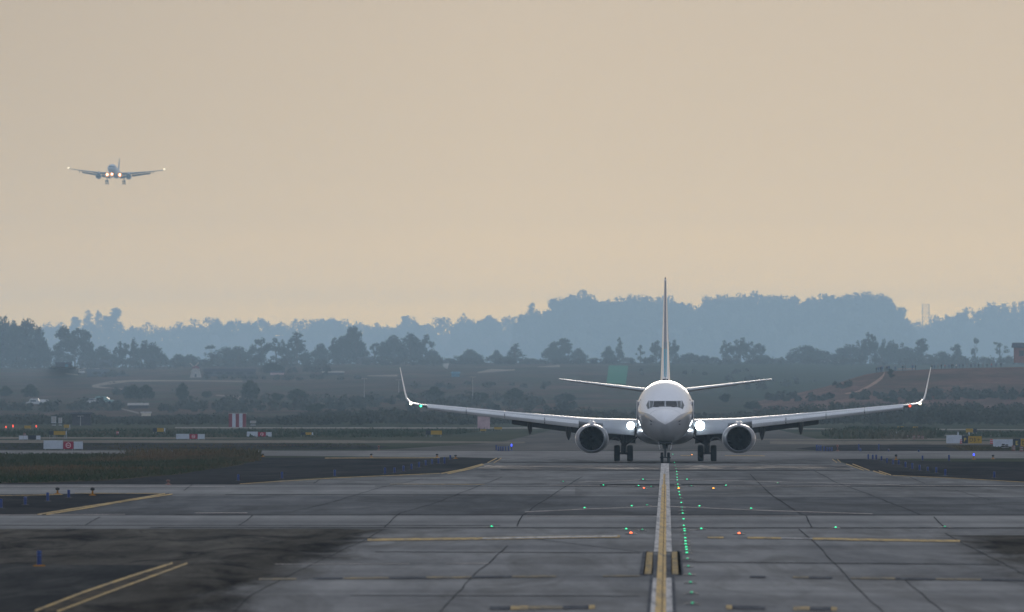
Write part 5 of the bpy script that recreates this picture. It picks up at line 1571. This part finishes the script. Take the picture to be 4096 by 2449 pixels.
elight(1748, 1817, 1831, 'amber edge light behind the left marker row, left one of two')
elight(1822, 1821, 1836, 'amber edge light behind the left marker row, right one of two')
elight(1051, 1816, 1829, 'tiny dark edge light at the right tip of the grass island')
elight(1515, 1783, 1802, 'dark edge light on the far dark strip, left of the airliner', 'brown_head', None, 'brown_head')
elight(3584, 1819, 1841, 'amber-based edge light among the right-hand blue markers')
elight(3895, 1815, 1839, 'edge light glowing blue on the pale strip under the D3 sign', lit='lamp_blue')
elight(3972, 1821, 1838, 'unlit amber-stemmed edge light at the right, next to the glowing blue one')
elight(2046, 1777, 1803, 'edge light glowing blue at the end of the far left marker cluster', lit='lamp_blue', stem='marker_blue')
elight(3350, 1779, 1806, 'reddish-brown edge light between the far right marker clusters', 'brown_head', None, 'brown_head')
elight(24, 1705, 1722, 'red warning light at the far left, leftmost of three', lit='lamp_red', stem='galv')
elight(52, 1700, 1724, 'brightest red warning light at the far left, middle of three', lit='lamp_red', stem='galv')
elight(145, 1702, 1722, 'red warning light at the far left, right of the tiny yellow board', lit='lamp_red', stem='galv')

# ------------------------------------------------------------------ red and white barrels, dark posts by the signs
def barrel(px, t, b, label, m1='barrel_red', grp='red barrels by the signs'):
    Y = gY(b); h = (b - t) / F * Y
    r = MB().lathe([(.16, 0), (.17, .03), (.15, .05), (.14, h * .45), (.15, h * .5), (.14, h * .55), (.13, h * .96), (.09, h)], axis='Z', n=16, cap=True).build('barrel', M[m1], None, (gx(px, Y), Y, 0), True)
    tag(r, label, 'barrel', grp)
    MB().lathe([(.152, h * .28), (.152, h * .4)], axis='Z', n=16).lathe([(.146, h * .64), (.142, h * .76)], axis='Z', n=16).build('reflective_band', M['sign_white' if m1 == 'barrel_red' else 'galv'], r, smooth=True)
barrel(3794, 1751, 1766, 'red barrel before the white half of the D3 sign')
barrel(3804, 1757, 1772, 'dark barrel before the white half of the D3 sign', 'dark_head')
barrel(3843, 1757, 1775, 'red barrel against the black P panel')
barrel(3966, 1757, 1776, 'red barrel just left of the E sign')
barrel(4004, 1764, 1784, 'red barrel in front of the white half of the E sign')
barrel(4013, 1776, 1798, 'tall dark barrel before the E sign, left one of two', 'dark_head')
barrel(4027, 1778, 1796, 'tall dark barrel before the E sign, right one of two', 'dark_head')
barrel(4054, 1782, 1803, 'brown barrel under the E panel', 'brown_head')
barrel(4086, 1784, 1807, 'brown barrel at the right edge under the yellow panel', 'brown_head')
for i, (px, t, b) in enumerate([(3566, 1740, 1752), (3578, 1741, 1752), (3592, 1740, 1753), (3604, 1741, 1753), (3614, 1736, 1754), (3628, 1741, 1755), (3642, 1733, 1754), (3656, 1742, 1757), (3676, 1742, 1756), (3690, 1744, 1757)]):
    barrel(px, t, b, f'dark red barrel by the bushes beyond the right wing, {ordinal(i)} from the left', 'brown_head', 'row of dark red barrels')
barrel(98, 1732, 1743 + 8, 'dark red barrel behind the white board with a dark panel', 'brown_head')
barrel(470, 1726, 1740, 'dark red barrel alone on the grass strip', 'barrel_red')
for i, (px, t, b) in enumerate([(3832, 1728, 1741), (3876, 1729, 1742)]):
    Y = gY(b); h = (b - t) / F * Y
    o = MB().lathe([(.09, 0), (.09, h * .7), (.05, h * .75), (.05, h)], axis='Z', n=12, cap=True).build('post', M['sign_white'], None, (gx(px, Y), Y, 0), True)
    tag(o, f'small white post behind the D3 sign, {["left", "right"][i]} one of two', 'post', 'white posts behind the signs')

# ------------------------------------------------------------------ inset pavement lights
M['lens_green'] = glow_mat('green_lens', (.04, 1.0, .42), 1.5)
M['lens_green_dim'] = glow_mat('dim_green_lens', (.03, .55, .25), .5)
M['lens_amber'] = glow_mat('amber_lens', (1.0, .38, .03), 5)
M['lens_red'] = glow_mat('red_lens', (1.0, .13, .04), 5)
M['housing'] = mat('inset_light_housing', (.06, .062, .065), .6, .3)
def inset_proto(mm):
    r = MB().lathe([(.17, 0), (.16, .012), (.10, .03), (.02, .034)], axis='Z', n=18, cap=True).build('inset_light', M['housing'], smooth=True)
    MB().ball((0, -.07, .03), .036, 12, 6, (1, .8, .75)).build('lens', M[mm], r, smooth=True)
    return r
IP = {mm: inset_proto(mm) for mm in ('lens_green', 'lens_green_dim', 'lens_amber', 'lens_red')}
used = set()
def inset(px, py, mm, label, grp, s=1.0):
    o = IP[mm] if mm not in used else copy_tree(IP[mm])
    used.add(mm)
    Y = gY(py)
    o.location = (gx(px, Y), Y, .028)
    o.scale = (s, s, s)
    tag(o, label, 'light', grp)
z7 = lambda u, v: (2000 + .5047 * u, 1700 + .5047 * v)
ROW = [(1370, 240, 1), (1383, 305, 1), (1388, 330, 0), (1395, 355, 0), (1400, 378, 1), (1402, 400, 1), (1403, 425, 1), (1404, 447, 1), (1409, 480, 1), (1413, 500, 1), (1419, 541, 1), (1424, 565, 1), (1430, 590, 0), (1436, 628, 1), (1443, 665, 0), (1445, 690, 0), (1448, 714, 1),
       (1455, 760, 1), (1457, 813, 1), (1461, 840, 1), (1463, 855, 1), (1466, 880, 0), (1468, 912, 1), (1470, 937, 1), (1471, 960, 1), (1475, 985, 1), (1478, 1005, 1), (1481, 1030, 1), (1485, 1078, 0), (1492, 1138, 0), (1503, 1203, 0), (1510, 1268, 0), (1518, 1350, 0), (1525, 1436, 0)]
TENS = ['', 'twenty-', 'thirty-']
def nth(i):
    if i < 20: return ordinal(i)
    t, u = divmod(i + 1, 10)
    return ({2: 'twentieth', 3: 'thirtieth'}[t] if u == 0 else TENS[t - 1] + ordinal(u - 1))
for i, (u, v, b) in enumerate(ROW):
    px, py = z7(u, v)
    inset(px, py, 'lens_green' if b else 'lens_green_dim', f'{"bright" if b else "dim"} green light in the line beside the centreline, {nth(i)} from the airliner', 'green inset lights beside the centreline')
SIDE = [(1133, 441, 1), (1482, 441, 1), (500, 458, 0), (820, 488, 1), (1098, 492, 1), (1198, 499, 0), (1517, 494, 0), (1790, 489, 1), (670, 670, 1), (1044, 655, 1), (1165, 648, 0), (1581, 656, 1), (1990, 675, 1), (1000, 840, 1), (1128, 846, 0), (1595, 838, 1), (-66, 820, 1), (2660, 828, 1), (3525, 822, 0), (2202, 470, 0)]
rows_ = {0: 'nearest the airliner', 1: 'in the middle rows', 2: 'in the row by the yellow cross line'}
for i, (u, v, b) in enumerate(SIDE):
    px, py = z7(u, v)
    rw = 0 if v < 460 else 1 if v < 520 else 2 if v < 700 else 3
    if v == 470: rw = 0
    wh = ['first cross row before the jet', 'second cross row before the jet', 'third cross row before the jet', 'row above the yellow cross line'][rw]
    same = sorted([a[0] for a in SIDE if (0 if a[1] < 460 or a[1] == 470 else 1 if a[1] < 520 else 2 if a[1] < 700 else 3) == rw])
    inset(px, py, 'lens_green' if b else 'lens_green_dim', f'green pavement light in the {wh}, {ordinal(same.index(u))} from left', 'green inset lights across the taxiway', 1.1)
for u, v, mm, lab in ((1141, 512, 'lens_red', 'orange-red inset light left of the centreline in the second cross row'), (1691, 514, 'lens_amber', 'amber inset light right of the green line in the second cross row'), (1416, 514, 'lens_amber', 'amber inset light set among the green line'),
                      (1037, 874, 'lens_red', 'large orange-red inset light left of the centreline, above the cross line'), (1895, 877, 'lens_red', 'large orange-red inset light right of the centreline, above the cross line'), (1521, 245, 'lens_amber', 'bright amber inset light beyond the airliner\'s nose wheel')):
    px, py = z7(u, v)
    inset(px, py, mm, lab, 'red and amber inset lights', 1.25)

# ------------------------------------------------------------------ buildings, vehicles and small things on the slopes
M['roof_dark'] = mat('dark_roof_sheet', (.05, .055, .07), .7, var=.2, spec=0)
M['wall_dark'] = mat('dark_timber_wall', (.07, .07, .08), .8, var=.25, spec=0)
M['wall_pale'] = mat('pale_render_wall', (.32, .31, .30), .8, var=.1, spec=0)
M['wall_cream'] = mat('cream_wall', (.56, .50, .38), .8, var=.1, spec=0)
M['brick'] = mat('brick_wall', (.22, .10, .08), .85, var=.3, scale=(3, 3, 9), spec=0)
M['blue_sheet'] = mat('blue_sheet_metal', (.08, .20, .28), .7, var=.15, spec=0)
M['green_net'] = mat('green_netting', (.05, .18, .115), .8, var=.18, scale=(.6, .6, .6), spec=0)
M['tarp'] = mat('dark_tarpaulin', (.05, .06, .075), .7, var=.25, spec=0)
M['pale_tarp'] = mat('pale_tarpaulin', (.30, .30, .28), .8, var=.12, spec=0)
M['car_white'] = mat('white_car_paint', (.40, .42, .44), .4, spec=.1)
M['car_teal'] = mat('teal_car_paint', (.20, .33, .33), .4, spec=.1)
M['glass'] = mat('dark_car_glass', (.02, .025, .03), .1)
M['red_stripe'] = mat('red_board_stripe', (.20, .045, .06), .7, spec=0)
M['pink'] = mat('weathered_pink_board', (.42, .30, .32), .8, var=.25, scale=(1.2, 1.2, 1.2), spec=0)

def shed(px0, px1, top, base, label, wall='wall_dark', roof='roof_dark', cat='shed', depth=5., roof_h=.35, door=None, Y=None, which=None, over=.25, name='shed', window=None):
    if Y is None:
        p = hit((px0 + px1) / 2, base, which); Y, z = p.y, p.z
    else: z = pz(base, Y)
    w = (px1 - px0) / F * Y; h = (base - top) / F * Y
    r = empty(name, (gx((px0 + px1) / 2, Y), Y, z - .15), label, cat)
    hw = h * (1 - roof_h) + .15
    MB().box((0, depth / 2, hw / 2), (w, depth, hw)).build('wall', M[wall], r)
    e, t = w / 2 + over, h + .15
    b = MB()
    b.rings([[(-e, -over, hw - .05), (-e, depth + over, hw - .05), (-e, depth / 2, t)], [(e, -over, hw - .05), (e, depth + over, hw - .05), (e, depth / 2, t)]])
    b.build('roof', M[roof], r)
    if door: MB().box((w * .2, -.04, hw * .42), (min(1.2, w * .2), .08, hw * .8)).build('door', M[door], r)
    if window:
        for k in window: MB().box((w * k, -.04, hw * .62), (w * .14, .08, hw * .36)).build('window', M['glass'], r)
    return r
shed(319, 448, 1441, 1471, 'dark thatched shed with sloping roof among trees at the slope top', roof_h=.72, depth=7, over=.6)
shed(223, 285, 1449, 1467, 'low dark shed with a blue sheet on its front', door='blue_sheet', roof_h=.3)
shed(815, 1022, 1475, 1504, 'long dark stall shed with pale posts right of the windmill', depth=6, roof_h=.35, window=(-.4, -.2, 0, .2, .4))
shed(1429, 1495, 1428, 1458, 'dark box-shaped shed at the slope crest between tree clumps', wall='wall_dark', roof_h=.12, window=(-.2, .2), Y=YC + 60)
shed(1806, 1838, 1487, 1508, 'small hut with blue sheet walls and roof behind the left winglet', 'blue_sheet', 'blue_sheet', roof_h=.3)
shed(513, 590, 1612, 1634, 'low shed with a broken pale roof, lower left slope', 'wall_dark', 'wall_pale', roof_h=.4)
shed(566, 600, 1647, 1665, 'small cream-walled hut below the broken pale roof', 'wall_cream', 'wall_pale', roof_h=.3)
shed(288, 361, 1650, 1700, 'dark flat-roofed building behind the scrub at left', 'wall_dark', 'roof_dark', roof_h=.1, Y=1785, depth=4)
shed(1080, 1135, 1484, 1500, 'low pinkish-walled hut left of the winglet', 'pink', 'roof_dark', roof_h=.4)
shed(1290, 1375, 1486, 1500, 'low dark stall below the dark box-shaped shed', 'wall_dark', 'wall_pale', roof_h=.3, depth=4)
hr = shed(4060, 4190, 1371, 1450, 'brick house with a grey pitched roof at the right edge', 'brick', 'roof_dark', 'house', depth=9, roof_h=.24, Y=3600, over=.7, name='house', window=(-.3, 0, .3))
def cabinet(px0, px1, t, b, label):
    Y = 1760; w = (px1 - px0) / F * Y; h = pz(t, Y)
    r = empty('cabinet', (gx((px0 + px1) / 2, Y), Y, 0), label, 'cabinet', 'white equipment cabinets')
    MB().box((0, 0, h / 2 + .2), (w, .6, h - .4)).build('body', M['sign_white'], r)
    MB().box((0, 0, h - .02), (w + .08, .7, .05)).build('roof', M['wall_pale'], r)
    MB().box((0, 0, .1), (w * .9, .5, .2)).build('plinth', M['galv'], r)
    MB().box((w * .02, -.305, h / 2 + .2), (w * .86, .01, h * .6)).build('door', M['wall_pale'], r)
cabinet(206, 224, 1666, 1687, 'taller white equipment cabinet at the foot of the left slope')
cabinet(234, 248, 1671, 1687, 'shorter white equipment cabinet at the foot of the left slope')
# striped equipment shelter and its faded twin
def striped(px0, px1, t, b, label, cols):
    Y = gY(b); w = (px1 - px0) / F * Y; h = pz(t, Y)
    r = empty('striped_shelter', (gx((px0 + px1) / 2, Y), Y, 0), label, 'shelter')
    n = len(cols)
    MB().box((0, .9, h / 2), (w - .04, 1.72, h - .04)).build('wall', M['wall_pale'], r)
    for i, c in enumerate(cols):
        MB().box((-w / 2 + w * (i + .5) / n, -.01, h / 2), (w / n - .006, .06, h)).build('stripe_panel', M[c], r)
    MB().box((0, .9, h + .04), (w + .1, 2.0, .08)).build('roof', M['wall_pale'], r)
striped(915, 984, 1655, 1709, 'red and white vertically striped equipment shelter', ['red_stripe', 'sign_white', 'red_stripe', 'sign_white', 'red_stripe'])
striped(1910, 1960, 1666, 1716, 'faded pink equipment shelter under the airliner\'s left wing', ['pink', 'pink', 'pink'])
# windmill
p = hit(783, 1511)
Yw = p.y; u = Yw / F
wmil = empty('windmill', tuple(p), 'small white ornamental windmill with four sails on the left slope', 'windmill')
MB().lathe([(24 * u, 0), (22 * u, 8 * u), (15 * u, 34 * u), (14 * u, 36 * u)], axis='Z', n=12, cap=True).build('tower', M['wall_pale'], wmil)
MB().lathe([(15 * u, 36 * u), (12 * u, 42 * u), (2 * u, 49 * u)], axis='Z', n=12, cap=True).build('cap', M['red_stripe'], wmil)
for kx in range(4):
    a = R(45 + 90 * kx)
    b = MB()
    d = Vector((math.cos(a), 0, math.sin(a))); n_ = Vector((-math.sin(a), 0, math.cos(a)))
    c0 = Vector((-4 * u, -17 * u, 42 * u))
    P = [c0 + d * 2 * u - n_ * .8 * u, c0 + d * 25 * u - n_ * .8 * u, c0 + d * 25 * u + n_ * 4 * u, c0 + d * 6 * u + n_ * 4 * u]
    b.add([tuple(v) for v in P] + [tuple(v + Vector((0, u, 0))) for v in P], [(0, 1, 2, 3), (7, 6, 5, 4), (0, 4, 5, 1), (1, 5, 6, 2), (2, 6, 7, 3), (3, 7, 4, 0)])
    b.build('sail', M['wall_pale'], wmil)
MB().tube((-4 * u, -18 * u, 42 * u), (-4 * u, -8 * u, 42 * u), 2 * u).build('hub', M['wall_dark'], wmil)
MB().box((0, -21 * u, 7 * u), (7 * u, 4 * u, 14 * u)).build('door', M['wall_dark'], wmil)
# vehicles
def car(px, base, label, rz=0, m='car_white', L=4.3, Hh=1.45, Y=None):
    if Y: pos = Vector((gx(px, Y), Y, pz(base, Y)))
    else: pos = hit(px, base)
    r = empty('parked_car', tuple(pos), label, 'car', 'cars parked on the slopes', rz)
    if pos.y > 3000: r.scale = (1.25, 1.25, 1.25)
    W_ = 1.75
    def prof(pts, y): return [(x, y, z) for x, z in pts]
    lo = [(-L/2, .35), (-L/2, .75), (-L/2 + .1, .88), (-.9, .95), (.95, .95), (L/2 - .15, .85), (L/2, .65), (L/2, .35)]
    MB().rings([prof(lo, -W_/2), prof(lo, W_/2)]).build('body', M[m], r)
    up = [(-L*.36, .95), (-L*.27, Hh - .04), (-L*.2, Hh), (L*.1, Hh), (L*.17, Hh - .06), (L*.30, .95)]
    MB().rings([prof(up, -W_/2 + .12), prof(up, W_/2 - .12)]).build('roof', M[m], r)
    for sy in (-1, 1):
        b = MB().box((-L*.1, sy * (W_/2 - .115), 1.17), (L*.3, .02, Hh * .2)).build('side_window', M['glass'], r)
    MB().add([(L*.185, -.68, Hh - .1), (L*.29, -.68, 1.0), (L*.29, .68, 1.0), (L*.185, .68, Hh - .1)], [(0, 1, 2, 3)]).build('windscreen', M['glass'], r)
    for sx in (-1, 1):
        for sy in (-1, 1): MB().lathe([(.18, -.1), (.32, -.1), (.32, .1), (.18, .1)], (0, 0, 0), 'X', 14, cap=True).build('wheel', M['tyre'], r, (sx * L * .31, sy * (W_/2 - .06), .32)).rotation_euler = (0, 0, R(90))
    return r
car(326, 1497, 'white car facing the camera on the upper left slope below the thatched shed', R(-80))
car(140, 1622, 'white van parked low on the left slope, longer of two', 0, 'car_white', 4.6, 1.8)
car(178, 1621, 'white car parked low on the left slope, right of the van', R(70))
car(372, 1617, 'white car in the middle of the left slope beside a teal vehicle', 0)
car(410, 1616, 'teal vehicle in the middle of the left slope', 0, 'car_teal', 5, 1.6)
cabinet(1001, 1024, 1684, 1694, 'low white cabinet just right of the striped shelter')
car(3306, 1450, 'white car alone under the round tree at the right', 0, Y=YC + 40)
car(3358, 1453, 'white car under the dark round tree, left one of three', R(90), Y=YC + 20)
car(3368, 1453, 'white car under the dark round tree, middle one of three', R(90), Y=YC + 20)
car(3379, 1454, 'white car under the dark round tree, right one of three', 0, Y=YC + 20)
# dark slope patch, netting, pale tarpaulin
def draped(name, P, m, label, cat, lift=.3, which=None, n=6):
    a, b, c, d = P
    bm = MB()
    for i in range(n + 1):
        for j in range(n + 1):
            s_, t_ = i / n, j / n
            x = (a[0]*(1-s_) + b[0]*s_)*(1-t_) + (d[0]*(1-s_) + c[0]*s_)*t_; y = (a[1]*(1-s_) + b[1]*s_)*(1-t_) + (d[1]*(1-s_) + c[1]*s_)*t_
            h = hit(x, y, which)
            bm.v.append(tuple(h + Vector((0, 0, lift + .12 * math.sin(i * 1.7) * math.sin(j * 2.1)))))
    k0 = len(bm.v)
    bm.v += [(v[0], v[1], v[2] - lift - .25) for v in bm.v]
    N = n + 1
    for i in range(n):
        for j in range(n):
            f = (i*N+j, (i+1)*N+j, (i+1)*N+j+1, i*N+j+1)
            bm.f.append(f); bm.f.append(tuple(k0 + q_ for q_ in reversed(f)))
    for i in range(n):
        for e_ in ((i*N, (i+1)*N), (i*N+n, (i+1)*N+n), (i, i+1), (n*N+i, n*N+i+1)): bm.f.append((e_[0], e_[1], e_[1] + k0, e_[0] + k0))
    return tag(bm.build(name, M[m], smooth=True), label, cat)
draped('tarpaulin', [(345, 1478), (430, 1479), (520, 1504), (350, 1508)], 'tarp', 'wide dark tarpaulin spread on the slope below the thatched shed', 'tarpaulin', .25, 0)  # evenly dark patch draped over the slope
draped('netting', [(2435, 1464), (2513, 1466), (2503, 1540), (2426, 1535)], 'green_net', 'bright green netting rectangle on the hillside left of the airliner\'s fin', 'netting', .3, 0)
draped('tarpaulin', [(1766, 1456), (1796, 1456), (1790, 1478), (1776, 1470)], 'pale_tarp', 'small pale tarpaulin hanging on the slope above the blue hut', 'tarpaulin', .3, 0)
# lamp masts on the slope
for px, t, b, lab in ((1457, 1514, 1606, 'pale street lamp below the dark box-shaped shed'), (1595, 1519, 1570, 'short street lamp just left of the winglet'), (1891, 1508, 1612, 'faint tall street lamp with two arms above the left wing'), (322, 1661, 1700, 'white pole with a side arm before the dark flat building')):
    p = hit(px, b) if b < 1690 else Vector((gx(px, 1760), 1760, 0))
    u = p.y / F; hh = (b - t) * u
    r = empty('street_lamp', tuple(p), lab, 'street lamp')
    MB().lathe([(1.5 * u, -.2), (.9 * u, hh)], axis='Z', n=8, cap=True).build('pole', M['wall_pale'], r)
    MB().tube((-8 * u, 0, hh), (8 * u, 0, hh), .8 * u).build('arm', M['wall_pale'], r)
    for sx in (-1, 1): MB().box((sx * 9 * u, 0, hh - .5 * u), (6 * u, 4 * u, 2 * u)).build('lamp_head', M['wall_pale'], r)
# lattice mast on the skyline
Ym = 18700; u = Ym / F
mast = empty('lattice_mast', (gx(3703, Ym), Ym, pz(1318, Ym)), 'tall square steel lattice mast standing in the gap of the right skyline', 'mast')
legs, br = MB(), MB()
for sx, sy in ((-1, -1), (1, -1), (1, 1), (-1, 1)): legs.tube((sx * 13 * u, sy * 13 * u, 0), (sx * 13 * u, sy * 13 * u, 100 * u), 1.1 * u, .9 * u, 6)
for k_ in range(6):
    z0, z1 = k_ * 16.6 * u, (k_ + 1) * 16.6 * u
    for (ax_, ay), (bx_, by) in (((-1, -1), (1, -1)), ((1, -1), (1, 1)), ((1, 1), (-1, 1)), ((-1, 1), (-1, -1))):
        A_, B_ = (ax_ * 13 * u, ay * 13 * u), (bx_ * 13 * u, by * 13 * u)
        if k_ % 2: A_, B_ = B_, A_
        br.tube((*A_, z0), (*B_, z1), .6 * u, n=5).tube((*A_, z1), (*B_, z1), .6 * u, n=5)
M['mast_steel'] = mat('mast_steel', (.10, .09, .08), .7, spec=0)
legs.build('leg_frame', M['mast_steel'], mast); br.build('bracing', M['mast_steel'], mast)
MB().tube((13 * u, 0, 100 * u), (13 * u, 0, 108 * u), .8 * u, n=5).tube((-12 * u, 0, 100 * u), (-12 * u, 0, 106 * u), .6 * u, n=5).build('aerial', M['mast_steel'], mast)

# ------------------------------------------------------------------ onlookers on the red spur
def person_mesh(seed, cols):
    rs = random.Random(seed)
    V = [(0, 0, .92), (0, 0, 1.18), (0, 0, 1.42), (0, 0, 1.52), (0, -.01, 1.66), (0, 0, 1.74)]
    E = [(0, 1), (1, 2), (2, 3), (3, 4), (4, 5)]
    RD = [(.15, .12), (.15, .11), (.14, .10), (.06, .06), (.10, .11), (.06, .07)]
    for s_ in (-1, 1):
        b = len(V); st = rs.uniform(.02, .1) * s_
        V += [(s_ * .19, 0, 1.40), (s_ * (.25), .02, 1.12), (s_ * .22, -.10 - rs.random() * .1, .90 + rs.random() * .12), (s_ * .095, 0, .86), (s_ * .11, st * .5, .48), (s_ * .12, st, .08), (s_ * .13, st - .12, .04)]
        E += [(2, b), (b, b + 1), (b + 1, b + 2), (0, b + 3), (b + 3, b + 4), (b + 4, b + 5), (b + 5, b + 6)]
        RD += [(.07, .07), (.05, .05), (.038, .038), (.095, .095), (.065, .065), (.05, .05), (.045, .035)]
    me = bpy.data.meshes.new('person'); me.from_pydata(V, E, [])
    t = bpy.data.objects.new('tmp_person', me); COL.objects.link(t)
    t.modifiers.new('skin', 'SKIN'); sub = t.modifiers.new('sub', 'SUBSURF'); sub.levels = 1; sub.render_levels = 1
    if not me.skin_vertices: me.attributes.new('skin_vertices', 'SKIN', 'POINT') if False else None
    bpy.context.view_layer.objects.active = t
    if not me.skin_vertices:
        bpy.ops.mesh.customdata_skin_add()
    for d, r in zip(me.skin_vertices[0].data, RD): d.radius = r
    me.skin_vertices[0].data[0].use_root = True
    out = bpy.data.meshes.new_from_object(t.evaluated_get(bpy.context.evaluated_depsgraph_get()))
    bpy.data.objects.remove(t)
    out.materials.clear()
    for c in cols: out.materials.append(c)
    for p_ in out.polygons:
        z = p_.center.z; p_.use_smooth = True
        p_.material_index = 3 if z > 1.68 else 2 if z > 1.50 else 1 if z > .93 else 0
    return out
mt = lambda n, c: mat(n, c, .8, spec=0)
TRO = [mt('dark_trousers', (.03, .035, .05)), mt('blue_jeans', (.05, .07, .13)), mt('khaki_trousers', (.14, .12, .09))]
TOP = [mt('black_jacket', (.025, .025, .03)), mt('blue_shirt', (.06, .09, .18)), mt('grey_top', (.16, .16, .17)), mt('white_shirt', (.5, .5, .5)), mt('red_top', (.28, .06, .06))]
SKN, HAI = mt('skin', (.36, .22, .15)), mt('dark_hair', (.02, .018, .016))
TOPN = ['black jacket', 'blue shirt', 'grey top', 'white shirt', 'red top']
PM = {}
for i in range(5): PM[i] = person_mesh(60 + i, [TRO[i % 3], TOP[i], SKN, HAI])
PEOPLE = [('left of the dirt track top', [(3506, 1500, 0), (3514, 1499, 1), (3523, 1497, 0), (3529, 1498, 1), (3541, 1496, 2), (3548, 1495, 0), (3556, 1494, 1)], 26),
          ('right of the dirt track top', [(3581, 1489, 1), (3611, 1486, 0), (3621, 1485, 2), (3650, 1484, 1), (3662, 1484, 0)], 24),
          ('along the crest beside the brick house', [(3728, 1480, 0), (3738, 1480, 1), (3752, 1479, 2), (3766, 1479, 0), (3780, 1478, 4), (3796, 1477, 1), (3806, 1477, 0), (3812, 1477, 0), (3825, 1477, 3), (3838, 1476, 1), (3852, 1476, 0), (3868, 1475, 2), (3884, 1475, 0), (3900, 1474, 1), (3915, 1474, 0), (3932, 1474, 2), (3948, 1473, 0), (3966, 1473, 4), (3984, 1472, 1), (4004, 1472, 0)], 20)]
for where, lst, hp in PEOPLE:
    for i, (px, base, kx) in enumerate(lst):
        Y = 3090 + (i % 3) * 10
        o = bpy.data.objects.new('person', PM[kx]); COL.objects.link(o)
        o.location = (gx(px, Y), Y, spur_z(px, Y) - .03)
        s_ = hp / F * Y / 1.75 * (0.93 + .1 * ((i * 5) % 4) / 3)
        o.scale = (s_, s_, s_); o.rotation_euler = (0, 0, rt.uniform(-.8, .8))
        tag(o, f'onlooker in a {TOPN[kx]} {where}, {ordinal(i)} from the left', 'person', 'onlookers on the red spur')
